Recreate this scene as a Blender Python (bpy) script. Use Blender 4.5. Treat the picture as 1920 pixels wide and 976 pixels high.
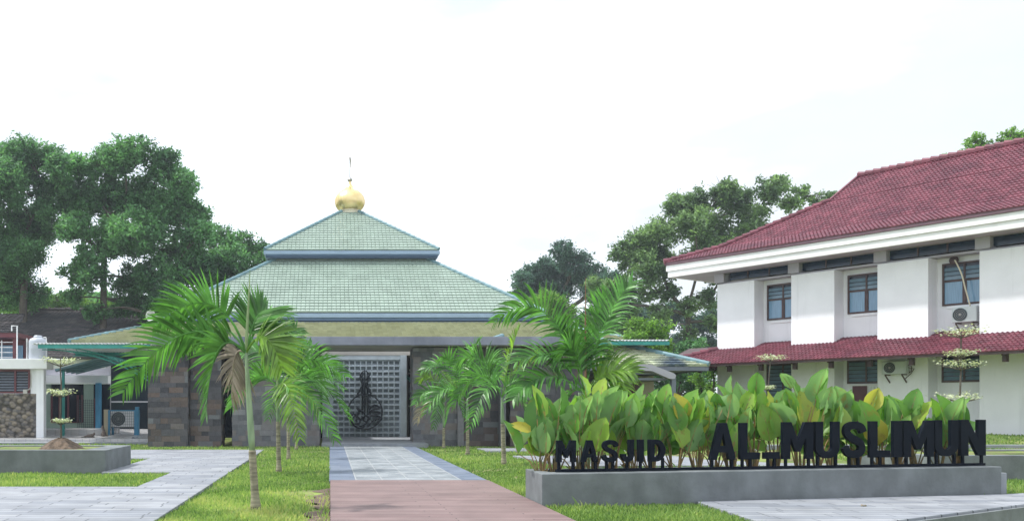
import bpy, bmesh, math, random
import numpy as np
from mathutils import Vector, Matrix, Quaternion
random.seed(7); RS = np.random.RandomState(11)
SC = bpy.context.scene
for o in list(bpy.data.objects): bpy.data.objects.remove(o)

# ---------------------------------------------------------------- camera, sky, sun, exposure
F = 1700.0; HX = 619.0; HY = 762.0          # focal length and vanishing point measured in the photo (1920 wide)
cd = bpy.data.cameras.new('camera'); cam = bpy.data.objects.new('camera', cd); SC.collection.objects.link(cam)
cam.location = (0, 0, 1.6); cam.rotation_euler = (math.radians(90), 0, 0)
cd.sensor_width = 36; cd.lens = F/1920*36; cd.shift_x = (960-HX)/1920; cd.shift_y = (HY-488)/1920
cd.clip_start = 0.1; cd.clip_end = 3000
SC.camera = cam
SUN = Vector((-0.50, 0.10, 0.86)).normalized()
wd = bpy.data.worlds.new('World'); SC.world = wd; wd.use_nodes = True
nt = wd.node_tree; nt.nodes.clear()
wo = nt.nodes.new('ShaderNodeOutputWorld'); bg = nt.nodes.new('ShaderNodeBackground'); bg.inputs[1].default_value = 0.15
sky = nt.nodes.new('ShaderNodeTexSky'); sky.sky_type = 'NISHITA'; sky.sun_disc = False
sky.sun_elevation = math.asin(SUN.z); sky.sun_rotation = math.atan2(SUN.x, SUN.y); sky.dust_density = 3
tc = nt.nodes.new('ShaderNodeTexCoord'); mp = nt.nodes.new('ShaderNodeMapping'); mp.inputs['Scale'].default_value = (1.2, 1.2, 3.2)
mp.inputs['Location'].default_value = (0.3, 0.0, 0.4)
n1 = nt.nodes.new('ShaderNodeTexNoise'); n1.inputs['Scale'].default_value = 1.7; n1.inputs['Detail'].default_value = 6; n1.inputs['Roughness'].default_value = .5
r1 = nt.nodes.new('ShaderNodeValToRGB'); r1.color_ramp.elements[0].position = .40; r1.color_ramp.elements[0].color = (4.7, 5.05, 5.45, 1)
r1.color_ramp.elements[1].position = .52; r1.color_ramp.elements[1].color = (7.0, 7.5, 8.2, 1)
n2 = nt.nodes.new('ShaderNodeTexNoise'); n2.inputs['Scale'].default_value = 2.3; n2.inputs['Detail'].default_value = 5
r2 = nt.nodes.new('ShaderNodeMapRange'); r2.inputs[1].default_value = .3; r2.inputs[2].default_value = .6; r2.inputs[3].default_value = .80; r2.inputs[4].default_value = 1.0
mx = nt.nodes.new('ShaderNodeMix'); mx.data_type = 'RGBA'
L = nt.links.new
L(tc.outputs['Generated'], mp.inputs[0]); L(mp.outputs[0], n1.inputs[0]); L(mp.outputs[0], n2.inputs[0])
L(n1.outputs[0], r1.inputs[0]); L(n2.outputs[0], r2.inputs[0]); L(r2.outputs[0], mx.inputs[0])
L(sky.outputs[0], mx.inputs[6]); L(r1.outputs[0], mx.inputs[7]); L(mx.outputs[2], bg.inputs[0]); L(bg.outputs[0], wo.inputs[0])
sl = bpy.data.lights.new('sun', 'SUN'); sl.energy = 3.1; sl.angle = math.radians(3.0); sl.color = (1, .975, .93)
so = bpy.data.objects.new('sun', sl); SC.collection.objects.link(so); so.location = (0, 0, 40)
so.rotation_euler = SUN.to_track_quat('Z', 'Y').to_euler()
SC.view_settings.view_transform = 'Standard'; SC.view_settings.look = 'None'
SC.view_settings.exposure = 0.48; SC.view_settings.gamma = 1.0

# ---------------------------------------------------------------- helpers
def at(px, py, D): return Vector(((px-HX)*D/F, D, 1.6+(HY-py)*D/F))
def hash01(*a): return random.Random(str(a)).random()

def mat(name, col, rough=.7, var=.12, scale=3.0, bump=0.0, bscale=20.0, rnd=0.0, metal=0.0, trans=0.0, spec=.5,
        col2=None, back=None, detail=4, tint=None, stretch=(1, 1, 1), coat=0):
    m = bpy.data.materials.new(name); m.use_nodes = True; t = m.node_tree; N = t.nodes; K = t.links.new
    p = N['Principled BSDF']; p.inputs['Roughness'].default_value = rough; p.inputs['Metallic'].default_value = metal
    p.inputs['Specular IOR Level'].default_value = spec
    if coat: p.inputs['Coat Weight'].default_value = coat
    tcn = N.new('ShaderNodeTexCoord'); mpn = N.new('ShaderNodeMapping'); mpn.inputs['Scale'].default_value = stretch
    K(tcn.outputs['Object'], mpn.inputs[0])
    nz = N.new('ShaderNodeTexNoise'); nz.inputs['Scale'].default_value = scale; nz.inputs['Detail'].default_value = detail
    K(mpn.outputs[0], nz.inputs[0])
    c1 = tuple(max(0, c*(1-var)) for c in col)+(1,); c2 = tuple(min(1, c*(1+var)) for c in (col2 or col))+(1,)
    rp = N.new('ShaderNodeValToRGB'); rp.color_ramp.elements[0].position = .35; rp.color_ramp.elements[1].position = .65
    rp.color_ramp.elements[0].color = c1; rp.color_ramp.elements[1].color = c2
    K(nz.outputs[0], rp.inputs[0]); out = rp.outputs[0]
    if rnd or tint:
        at_ = N.new('ShaderNodeAttribute'); at_.attribute_name = 'rnd'
    if tint:
        q = N.new('ShaderNodeValToRGB'); e = q.color_ramp.elements; e[0].position = 0; e[0].color = tint[0]+(1,)
        e[1].position = 1; e[1].color = tint[-1]+(1,)
        for i, c in enumerate(tint[1:-1]):
            x = q.color_ramp.elements.new((i+1)/(len(tint)-1)); x.color = c+(1,)
        K(at_.outputs['Fac'], q.inputs[0])
        mm = N.new('ShaderNodeMix'); mm.data_type = 'RGBA'; mm.blend_type = 'MIX'; mm.inputs[0].default_value = .75
        K(out, mm.inputs[6]); K(q.outputs[0], mm.inputs[7]); out = mm.outputs[2]
    if rnd:
        mr = N.new('ShaderNodeMapRange'); mr.inputs[3].default_value = 1-rnd; mr.inputs[4].default_value = 1+rnd
        K(at_.outputs['Fac'], mr.inputs[0]); vm = N.new('ShaderNodeVectorMath'); vm.operation = 'SCALE'
        K(out, vm.inputs[0]); K(mr.outputs[0], vm.inputs['Scale']); out = vm.outputs[0]
    if back:
        gb = N.new('ShaderNodeNewGeometry'); mb_ = N.new('ShaderNodeMix'); mb_.data_type = 'RGBA'
        K(gb.outputs['Backfacing'], mb_.inputs[0]); K(out, mb_.inputs[6]); mb_.inputs[7].default_value = back+(1,); out = mb_.outputs[2]
    K(out, p.inputs['Base Color'])
    if bump:
        n3 = N.new('ShaderNodeTexNoise'); n3.inputs['Scale'].default_value = bscale; n3.inputs['Detail'].default_value = 3
        K(mpn.outputs[0], n3.inputs[0]); b = N.new('ShaderNodeBump'); b.inputs['Strength'].default_value = bump; b.inputs['Distance'].default_value = .02
        K(n3.outputs[0], b.inputs['Height']); K(b.outputs[0], p.inputs['Normal'])
    if trans:
        tr = N.new('ShaderNodeBsdfTranslucent'); sm = N.new('ShaderNodeMixShader'); sm.inputs[0].default_value = trans
        br = N.new('ShaderNodeMix'); br.data_type = 'RGBA'; br.blend_type = 'MULTIPLY'; br.inputs[0].default_value = 1
        K(out, br.inputs[6]); br.inputs[7].default_value = (1.8, 1.85, 1.1, 1)
        K(br.outputs[2], tr.inputs[0]); K(p.outputs[0], sm.inputs[1]); K(tr.outputs[0], sm.inputs[2])
        K(sm.outputs[0], N['Material Output'].inputs[0])
    m['nodes_out'] = 1
    return m

def weather(m, col=(.12, .13, .12), amt=.5, scale=1.2, lo=.5, hi=.72, stretch=(1, 1, .25)):
    """dark stains with a shape of their own, laid over a material's base colour"""
    t = m.node_tree; N = t.nodes; K = t.links.new; p = N['Principled BSDF']; src = p.inputs['Base Color'].links[0].from_socket
    tcn = N.new('ShaderNodeTexCoord'); mpn = N.new('ShaderNodeMapping'); mpn.inputs['Scale'].default_value = stretch
    mpn.inputs['Location'].default_value = (3.3, 1.7, .4)
    nz = N.new('ShaderNodeTexNoise'); nz.inputs['Scale'].default_value = scale; nz.inputs['Detail'].default_value = 8; nz.inputs['Roughness'].default_value = .62
    mr = N.new('ShaderNodeMapRange'); mr.inputs[1].default_value = lo; mr.inputs[2].default_value = hi; mr.inputs[4].default_value = amt
    mm = N.new('ShaderNodeMix'); mm.data_type = 'RGBA'; mm.inputs[7].default_value = col+(1,)
    K(tcn.outputs['Object'], mpn.inputs[0]); K(mpn.outputs[0], nz.inputs[0]); K(nz.outputs[0], mr.inputs[0])
    K(mr.outputs[0], mm.inputs[0]); K(src, mm.inputs[6]); K(mm.outputs[2], p.inputs['Base Color'])
    return m

def brickmat(name, c1, c2, cm, w, h, mortar=.012, off=.5, rough=.6, plane='XY', bias=0, noise=.15, bump=.3, spec=.4):
    m = bpy.data.materials.new(name); m.use_nodes = True; t = m.node_tree; N = t.nodes; K = t.links.new; p = N['Principled BSDF']
    p.inputs['Roughness'].default_value = rough; p.inputs['Specular IOR Level'].default_value = spec
    tcn = N.new('ShaderNodeTexCoord'); src = tcn.outputs['Object']
    if plane == 'XZ':
        sp = N.new('ShaderNodeSeparateXYZ'); cb = N.new('ShaderNodeCombineXYZ'); K(src, sp.inputs[0]); K(sp.outputs[0], cb.inputs[0]); K(sp.outputs[2], cb.inputs[1]); src = cb.outputs[0]
    b = N.new('ShaderNodeTexBrick'); b.inputs['Color1'].default_value = c1+(1,); b.inputs['Color2'].default_value = c2+(1,); b.inputs['Mortar'].default_value = cm+(1,)
    b.inputs['Scale'].default_value = 1; b.inputs['Brick Width'].default_value = w; b.inputs['Row Height'].default_value = h
    b.inputs['Mortar Size'].default_value = mortar; b.inputs['Bias'].default_value = bias; b.offset = off; b.offset_frequency = 2; b.squash = .8; b.squash_frequency = 3
    K(src, b.inputs[0])
    nz = N.new('ShaderNodeTexNoise'); nz.inputs['Scale'].default_value = 1.3; nz.inputs['Detail'].default_value = 8; K(src, nz.inputs[0])
    mr = N.new('ShaderNodeMapRange'); mr.inputs[1].default_value = .3; mr.inputs[2].default_value = .7; mr.inputs[3].default_value = 1-noise; mr.inputs[4].default_value = 1+noise; K(nz.outputs[0], mr.inputs[0])
    vm = N.new('ShaderNodeVectorMath'); vm.operation = 'SCALE'; K(b.outputs[0], vm.inputs[0]); K(mr.outputs[0], vm.inputs['Scale'])
    K(vm.outputs[0], p.inputs['Base Color'])
    bp = N.new('ShaderNodeBump'); bp.inputs['Strength'].default_value = bump; bp.inputs['Distance'].default_value = .01; bp.invert = True
    K(b.outputs['Fac'], bp.inputs['Height']); K(bp.outputs[0], p.inputs['Normal'])
    return m

M = {}
M['white'] = weather(mat('white_plaster', (.84, .85, .88), .8, .03, 1.2, .15, 8), (.50, .51, .53), .55, 1.6, .56, .82, (1.6, 1.6, .12))
M['fascia_white'] = weather(mat('fascia_white', (.82, .82, .82), .6, .03, 2), (.5, .5, .5), .3, 1, .55, .8)
M['concrete'] = weather(mat('concrete', (.16, .175, .182), .75, .16, 2.5, .4, 14), (.075, .09, .09), .7, .9, .45, .72)
M['concrete_light'] = weather(mat('concrete_light', (.27, .285, .31), .75, .12, 2.5, .3, 14), (.15, .16, .18), .6, 1.4, .45, .72)
M['beam'] = weather(mat('beam_concrete', (.24, .25, .31), .8, .14, 1.5, .4, 10), (.12, .13, .17), .6, 1.1, .45, .7)
M['soffit'] = mat('weathered_soffit', (.46, .43, .39), .85, .2, .6, .2, 5, stretch=(1, 3, 1))
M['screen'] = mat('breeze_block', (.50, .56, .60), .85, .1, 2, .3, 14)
M['green_tile'] = mat('pale_green_roof_tile', (.315, .395, .335), .42, .05, .8, rnd=.07, spec=.6)
weather(M['green_tile'], (.19, .26, .21), .4, .5, .5, .72, (1, 1, 1))
M['yellow_tile'] = mat('mossy_yellow_roof_tile', (.36, .37, .22), .5, .05, .5, rnd=.12, col2=(.38, .39, .25))
M['red_tile'] = weather(mat('maroon_roof_tile', (.15, .038, .058), .55, .12, 1.3, rnd=.22, col2=(.18, .05, .07)), (.085, .025, .045), .7, .5, .55, .72, (1, 1, 1))
M['dark_tile'] = weather(mat('dark_clay_tile', (.05, .048, .055), .8, .25, 1.0, rnd=.35, col2=(.075, .065, .065)), (.018, .024, .034), .7, .25, .45, .7, (1, 1, 1))
M['annex_tile'] = weather(mat('annex_roof_tile', (.42, .45, .32), .5, .12, .8, rnd=.22), (.03, .06, .11), .92, .38, .44, .56, (1, 1, 1))
M['teal'] = mat('teal_paint', (.03, .27, .24), .45, .12, 3, spec=.5)
M['teal_ridge'] = mat('teal_ridge_cap', (.14, .25, .28), .5, .15, 2)
M['blue_fascia'] = mat('pale_blue_fascia', (.27, .37, .49), .5, .05, 1.5)
M['blue_dark'] = mat('blue_gutter', (.09, .16, .27), .5, .06, 1.5)
M['slate_blue'] = mat('slate_blue_wall', (.10, .16, .26), .7, .08, 1)
M['blue_col'] = mat('blue_paint', (.04, .22, .38), .5, .12, 2)
M['gold'] = mat('gold_dome', (.82, .64, .30), .36, .05, 1, metal=.85, col2=(.85, .68, .36))
M['cream'] = mat('cream_collar', (.72, .66, .50), .6, .05)
M['steel'] = mat('finial_steel', (.45, .43, .40), .4, .1, metal=.6)
M['maroon'] = mat('maroon_paint', (.12, .03, .04), .5, .1, 4)
M['brown'] = mat('brown_timber', (.075, .045, .045), .6, .2, 4)
M['fascia_maroon'] = mat('maroon_gutter', (.13, .07, .09), .5, .1, 3)
M['glass'] = mat('window_glass', (.012, .03, .06), .12, .2, 2, spec=.35)
M['glass_dark'] = mat('dark_glass', (.006, .012, .025), .12, .2, 1, spec=.35)
M['curtain'] = mat('curtained_glass', (.16, .30, .44), .15, .12, 4, spec=.7, stretch=(9, 9, .4))
M['louvre'] = mat('glass_louvre', (.13, .22, .29), .18, .15, 3, spec=.8)
M['white_metal'] = mat('white_metal', (.72, .73, .74), .45, .05, 5)
M['ac'] = mat('ac_casing', (.55, .60, .60), .45, .05, 6)
M['ac_dark'] = mat('ac_grille', (.06, .08, .09), .5, .1, 20)
M['black'] = mat('black_metal', (.004, .007, .014), .6, .1, 6, spec=.10)
M['iron'] = mat('dark_iron', (.018, .025, .035), .45, .1, 6)
M['grey_paint'] = mat('grey_paint', (.16, .18, .22), .6, .08, 3)
M['lavender'] = mat('lavender_soffit', (.42, .41, .46), .8, .06, 1)
M['beige'] = mat('beige_plaster', (.46, .41, .29), .8, .06, 1)
M['mint'] = mat('mint_plaster', (.38, .50, .42), .8, .06, 1)
M['tank'] = mat('water_tank', (.42, .45, .50), .45, .06, 2)
M['horn'] = mat('horn_speaker', (.52, .53, .52), .5, .06, 4)
M['bark'] = mat('bark', (.10, .085, .07), .9, .3, 2, .5, 12)
M['palm_trunk'] = mat('palm_trunk', (.22, .19, .13), .85, .35, 3, .5, 25, stretch=(1, 1, 6), col2=(.27, .25, .17))
M['crownshaft'] = mat('green_crownshaft', (.17, .27, .14), .45, .2, 3, stretch=(3, 3, .6), col2=(.24, .33, .19))
M['frond'] = mat('palm_leaflet', (.055, .165, .035), .38, .22, 2.5, rnd=.5, trans=.30, col2=(.09, .235, .045), spec=.35)
M['frond_light'] = mat('young_palm_leaflet', (.10, .21, .025), .38, .22, 2.5, rnd=.4, trans=.36, col2=(.15, .27, .03))
M['frond_dry'] = mat('dry_palm_leaflet', (.30, .25, .20), .8, .25, 3, rnd=.3, trans=.2)
M['spear'] = mat('palm_spear', (.20, .28, .12), .5, .2, 3)
M['spear_dry'] = mat('dry_spear', (.23, .12, .07), .7, .2, 3)
M['broad'] = mat('broad_leaf', (.15, .30, .035), .42, .25, 5, rnd=.25, trans=.42, back=(.20, .35, .14),
                 tint=((.07, .20, .055), (.14, .33, .07), (.20, .38, .07), (.31, .44, .08), (.48, .30, .05)))
weather(M['broad'], (.30, .17, .05), .85, 5.0, .60, .66, (1, 1, 1))
M['stem'] = mat('plant_stem', (.19, .17, .06), .6, .3, 6, rnd=.4, col2=(.26, .15, .06))
M['variegated'] = mat('variegated_leaf', (.46, .50, .36), .6, .15, 5, rnd=.25, trans=.25)
M['soil'] = mat('soil', (.12, .085, .06), .95, .4, 9, .9, 30)
M['grass'] = mat('grass_blade', (.12, .26, .05), .5, .25, .8, rnd=.4, trans=.38, col2=(.19, .31, .07), tint=((.12, .24, .06), (.19, .31, .085), (.26, .35, .11), (.34, .33, .15)))
M['weed'] = mat('low_weed', (.10, .22, .03), .5, .25, 3, rnd=.4, trans=.35)
M['cat'] = mat('brown_cat_fur', (.12, .095, .08), .9, .35, 14)
M['door'] = mat('maroon_door', (.10, .025, .03), .5, .12, 3)
M['floor_tile'] = brickmat('porch_tile', (.42, .42, .43), (.46, .44, .43), (.25, .25, .25), .4, .4, .01, 0, .25, 'XY', spec=.6)
M['paver'] = brickmat('grey_slate_paver', (.215, .23, .26), (.32, .33, .35), (.07, .075, .085), 1.15, .26, .011, .37, .6, 'XY', -.1, .2)
M['paver_path'] = brickmat('small_path_paver', (.16, .185, .205), (.29, .31, .325), (.235, .25, .262), .30, .14, .012, .41, .7, 'XY', 0, .2)
M['paver_border'] = brickmat('blue_border_paver', (.10, .13, .185), (.16, .19, .25), (.12, .135, .165), .55, .3, .006, .5, .6, 'XY', 0, .12)
M['deck'] = brickmat('faded_deck_board', (.175, .112, .108), (.235, .165, .155), (.075, .052, .052), 3.6, .115, .009, .5, .65, 'XY', 0, .18)
M['grout'] = mat('grout_line', (.30, .315, .325), .8, .1, 6)
M['stone'] = mat('slate_cladding', (.12, .11, .12), .75, .3, 6, .6, 20, tint=((.03, .032, .042), (.06, .06, .072), (.095, .095, .11), (.09, .066, .058), (.15, .10, .08), (.16, .18, .20)))
M['stone_light'] = mat('pale_slate_cladding', (.20, .20, .22), .75, .3, 6, .6, 20, tint=((.07, .072, .085), (.13, .135, .15), (.17, .165, .175), (.17, .13, .115), (.21, .20, .21), (.27, .28, .29)))

def groundmat():
    m = mat('lawn_soil', (.10, .17, .025), .95, .3, .9, .6, 30, col2=(.16, .22, .04), detail=8)
    t = m.node_tree; N = t.nodes; K = t.links.new; p = N['Principled BSDF']; src = p.inputs['Base Color'].links[0].from_socket
    tcn = N.new('ShaderNodeTexCoord'); nz = N.new('ShaderNodeTexNoise'); nz.inputs['Scale'].default_value = 6; nz.inputs['Detail'].default_value = 8
    mr = N.new('ShaderNodeMapRange'); mr.inputs[1].default_value = .5; mr.inputs[2].default_value = .62; mm = N.new('ShaderNodeMix'); mm.data_type = 'RGBA'
    mm.inputs[7].default_value = (.20, .15, .085, 1)
    K(tcn.outputs['Object'], nz.inputs[0]); K(nz.outputs[0], mr.inputs[0]); K(mr.outputs[0], mm.inputs[0]); K(src, mm.inputs[6]); K(mm.outputs[2], p.inputs['Base Color'])
    return m
M['ground'] = groundmat()

def pebblemat():
    m = bpy.data.materials.new('river_pebble_wall'); m.use_nodes = True; t = m.node_tree; N = t.nodes; K = t.links.new; p = N['Principled BSDF']; p.inputs['Roughness'].default_value = .75
    tcn = N.new('ShaderNodeTexCoord'); mpn = N.new('ShaderNodeMapping'); mpn.inputs['Scale'].default_value = (1, 1, 1.25); K(tcn.outputs['Object'], mpn.inputs[0])
    v = N.new('ShaderNodeTexVoronoi'); v.inputs['Scale'].default_value = 4.6; K(mpn.outputs[0], v.inputs[0])
    r = N.new('ShaderNodeValToRGB'); e = r.color_ramp.elements; e[0].color = (.10, .10, .11, 1); e[1].color = (.30, .25, .19, 1); K(v.outputs['Color'], r.inputs[0])
    r3 = N.new('ShaderNodeValToRGB'); r3.color_ramp.elements[0].position = .45; r3.color_ramp.elements[1].position = .75; r3.color_ramp.elements[0].color = (1, 1, 1, 1); r3.color_ramp.elements[1].color = (.3, .3, .3, 1)
    ml = N.new('ShaderNodeMix'); ml.data_type = 'RGBA'; ml.blend_type = 'MULTIPLY'; ml.inputs[0].default_value = 1
    K(v.outputs['Distance'], r3.inputs[0]); K(r.outputs[0], ml.inputs[6]); K(r3.outputs[0], ml.inputs[7]); K(ml.outputs[2], p.inputs['Base Color'])
    b = N.new('ShaderNodeBump'); b.invert = True; b.inputs['Strength'].default_value = 1; b.inputs['Distance'].default_value = .12; K(v.outputs['Distance'], b.inputs['Height']); K(b.outputs[0], p.inputs['Normal'])
    return m
M['pebble'] = pebblemat()

class MB:
    def __init__(s): s.v = []; s.f = []; s.r = []
    def quad(s, a, b, c, d, r=None):
        i = len(s.v); s.v += [tuple(a), tuple(b), tuple(c), tuple(d)]; s.f.append((i, i+1, i+2, i+3)); s.r.append(random.random() if r is None else r)
    def box(s, x0, x1, y0, y1, z0, z1, r=None):
        i = len(s.v); s.v += [(x, y, z) for z in (z0, z1) for y in (y0, y1) for x in (x0, x1)]
        for f in ((0, 2, 3, 1), (4, 5, 7, 6), (0, 1, 5, 4), (2, 6, 7, 3), (0, 4, 6, 2), (1, 3, 7, 5)): s.f.append(tuple(i+k for k in f))
        q = random.random() if r is None else r; s.r += [q]*6
    def obox(s, P, U, V, W, r=None):
        """box from corner P along U, V, W"""
        P, U, V, W = map(Vector, (P, U, V, W)); i = len(s.v)
        s.v += [tuple(P+U*a+V*b+W*c) for c in (0, 1) for b in (0, 1) for a in (0, 1)]
        for f in ((0, 2, 3, 1), (4, 5, 7, 6), (0, 1, 5, 4), (2, 6, 7, 3), (0, 4, 6, 2), (1, 3, 7, 5)): s.f.append(tuple(i+k for k in f))
        q = random.random() if r is None else r; s.r += [q]*6
    def bar(s, a, b, w, h=None):
        a, b = Vector(a), Vector(b); h = h or w; d = (b-a); dn = d.normalized(); up = Vector((0, 0, 1)) if abs(dn.z) < .95 else Vector((0, 1, 0))
        u = dn.cross(up).normalized(); v = u.cross(dn).normalized(); s.obox(a-u*w/2-v*h/2, d, u*w, v*h)
    def prism(s, poly, z0, z1):
        n = len(poly); i = len(s.v); s.v += [(x, y, z0) for x, y in poly]+[(x, y, z1) for x, y in poly]
        s.f.append(tuple(i+n+k for k in range(n))); s.f.append(tuple(i+k for k in reversed(range(n)))); s.r += [.5, .5]
        for k in range(n): s.f.append((i+k, i+(k+1) % n, i+n+(k+1) % n, i+n+k)); s.r.append(.5)
    def tube(s, pts, rad, n=8, cap=True, r=None):
        pts = [Vector(p) for p in pts]; rad = rad if hasattr(rad, '__len__') else [rad]*len(pts); i0 = len(s.v); q = random.random() if r is None else r
        prev = None
        for k, p in enumerate(pts):
            d = (pts[min(k+1, len(pts)-1)]-pts[max(k-1, 0)]).normalized()
            if prev is None: u = d.cross(Vector((0.13, 0.31, .94) if abs(d.z) < .9 else (1, 0, 0))).normalized()
            else: u = (prev-d*prev.dot(d)).normalized()
            prev = u; w = d.cross(u)
            for j in range(n):
                a = 2*math.pi*j/n; s.v.append(tuple(p+(u*math.cos(a)+w*math.sin(a))*rad[k]))
        for k in range(len(pts)-1):
            for j in range(n):
                s.f.append((i0+k*n+j, i0+k*n+(j+1) % n, i0+(k+1)*n+(j+1) % n, i0+(k+1)*n+j)); s.r.append(q)
        if cap:
            s.f.append(tuple(i0+j for j in reversed(range(n)))); s.f.append(tuple(i0+(len(pts)-1)*n+j for j in range(n))); s.r += [q, q]
    def lathe(s, prof, c, n=32, axis=None, seg_rnd=False):
        c = Vector(c); i0 = len(s.v); ax = (Vector(axis).normalized() if axis else Vector((0, 0, 1))); q = ax.to_track_quat('Z', 'Y')
        for (rr, z) in prof:
            for j in range(n):
                a = 2*math.pi*j/n; s.v.append(tuple(c+q @ Vector((rr*math.cos(a), rr*math.sin(a), z))))
        for k in range(len(prof)-1):
            for j in range(n):
                s.f.append((i0+k*n+j, i0+k*n+(j+1) % n, i0+(k+1)*n+(j+1) % n, i0+(k+1)*n+j)); s.r.append(hash01(j//2) if seg_rnd else .5)
    def build(s, name, m, parent=None, smooth=False, local=False, bevel=0):
        return mesh(name, s.v, s.f, m, parent, s.r, smooth, local, bevel)

def wloc(o):
    l = Vector(o.location)
    while o.parent is not None: o = o.parent; l += Vector(o.location)
    return l
def mesh(name, v, f, m, parent=None, rnd=None, smooth=False, local=False, bevel=0):
    me = bpy.data.meshes.new(name)
    if isinstance(f, np.ndarray):
        v = np.asarray(v, dtype=np.float32).reshape(-1, 3)
        if parent is not None and not local: v = v-np.array(wloc(parent), dtype=np.float32)
        n = f.shape[1]; me.vertices.add(len(v)); me.vertices.foreach_set('co', v.ravel()); me.loops.add(f.size)
        me.loops.foreach_set('vertex_index', f.ravel().astype(np.int32)); me.polygons.add(len(f))
        me.polygons.foreach_set('loop_start', np.arange(0, f.size, n, dtype=np.int32)); me.update(calc_edges=True)
    else:
        if parent is not None and not local:
            o = wloc(parent); v = [(a-o.x, b-o.y, c-o.z) for a, b, c in v]
        me.from_pydata(v, [], f); me.update()
    if rnd is not None and len(rnd) == len(me.polygons):
        a = me.attributes.new('rnd', 'FLOAT', 'FACE'); a.data.foreach_set('value', np.asarray(rnd, dtype=np.float32))
    if smooth: me.polygons.foreach_set('use_smooth', np.ones(len(me.polygons), dtype=bool))
    me.materials.append(m); me.update()
    o = bpy.data.objects.new(name, me); SC.collection.objects.link(o)
    if parent is not None: o.parent = parent
    if bevel:
        b = o.modifiers.new('bevel', 'BEVEL'); b.width = bevel; b.segments = 2; b.limit_method = 'ANGLE'
    return o
def thing(name, label, cat, loc=(0, 0, 0), rz=0, group=None):
    o = bpy.data.objects.new(name, None); SC.collection.objects.link(o); o.location = loc; o.rotation_euler = (0, 0, rz)
    o.empty_display_size = .3; return tag(o, label, cat, group)
def tag(o, label, cat, group=None):
    o['label'] = label; o['category'] = cat
    if group: o['group'] = group
    return o
def struct(o): o['kind'] = 'structure'; return o
def stuff(o, label=None, cat=None):
    o['kind'] = 'stuff'
    if label: o['label'] = label
    if cat: o['category'] = cat
    return o

def tile_plane(mb, P0, U, V, N, S, lr, pitch=.32, row=.45, h=.03, lift=.05, prof=None, s_start=0):
    """rows of overlapping tiles on a slope: P0 eave origin, U along, V up the slope, lr(s) -> (left, right)"""
    P0, U, V, N = (np.array(tuple(x), dtype=float) for x in (P0, U, V, N))
    prof = prof or [(0, 0), (.07, .9), (.5, 1), (.93, .9)]
    l0, r0 = lr(0); lm, rm = lr(S); a = min(l0, lm); b = max(r0, rm)
    us = []; hs = []; k0 = math.floor(a/pitch)-1; k1 = math.ceil(b/pitch)+1
    for k in range(k0, k1):
        for (f, q) in prof: us.append((k+f)*pitch); hs.append(q*h)
    us = np.array(us); hs = np.array(hs); npf = len(prof); s = s_start; i = 0
    while s < S-1e-6:
        s1 = min(s+row, S); (la, ra), (lb, rb) = lr(s), lr(s1)
        ua = np.clip(us, la, ra); ub = np.clip(us, lb, rb)
        A = P0+np.outer(ua, U)+V*s+np.outer(hs+lift, N); B = P0+np.outer(ub, U)+V*s1+np.outer(hs, N)
        R = P0+np.outer(ua, U)+V*s+np.outer(hs*0-.005, N)
        n = len(us); i0 = len(mb.v); mb.v += [tuple(x) for x in A]+[tuple(x) for x in B]+[tuple(x) for x in R]
        rr = RS.rand(n//npf+2)
        for j in range(n-1):
            if ua[j+1]-ua[j] < 1e-5 and ub[j+1]-ub[j] < 1e-5: continue
            q = rr[j//npf]
            mb.f.append((i0+j, i0+j+1, i0+n+j+1, i0+n+j)); mb.r.append(q)
            mb.f.append((i0+2*n+j, i0+2*n+j+1, i0+j+1, i0+j)); mb.r.append(q)
        s = s1; i += 1

def cladding(mb, P, U, length, z0, z1, N, rh=.23, seed=0):
    """a skin of slate blocks of uneven size and depth on a wall face"""
    rg = random.Random(seed); P, U, N = Vector(P), Vector(U), Vector(N); z = z0
    while z < z1-.01:
        hh = min(rh*rg.choice((.8, 1, 1, 1.25)), z1-z); x = -rg.random()*.2
        while x < length:
            w = rg.uniform(.26, .62); xa = max(x, 0); xb = min(x+w, length)
            if xb-xa > .03:
                d = rg.uniform(.005, .03)
                mb.obox(P+U*(xa+.003)+Vector((0, 0, z+.003-P.z)), U*(xb-xa-.006), N*d, Vector((0, 0, hh-.006)), rg.random()**1.3)
            x += w
        z += hh

def skin(name, verts, edges, radii, m, parent=None, sub=1, root=0):
    me = bpy.data.meshes.new('sk'); me.from_pydata(verts, edges, []); o = bpy.data.objects.new('sk', me); SC.collection.objects.link(o)
    md = o.modifiers.new('s', 'SKIN')
    for i, r in enumerate(radii):
        me.skin_vertices[0].data[i].radius = (r, r) if not hasattr(r, '__len__') else r
        me.skin_vertices[0].data[i].use_root = (i == root)
    sb = o.modifiers.new('u', 'SUBSURF'); sb.levels = sub; sb.render_levels = sub
    dg = bpy.context.evaluated_depsgraph_get(); dg.update(); nm = bpy.data.meshes.new_from_object(o.evaluated_get(dg))
    bpy.data.objects.remove(o); nm.name = name; nm.materials.clear(); nm.materials.append(m)
    nm.polygons.foreach_set('use_smooth', np.ones(len(nm.polygons), dtype=bool))
    r = bpy.data.objects.new(name, nm); SC.collection.objects.link(r)
    if parent: r.parent = parent
    return r

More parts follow.
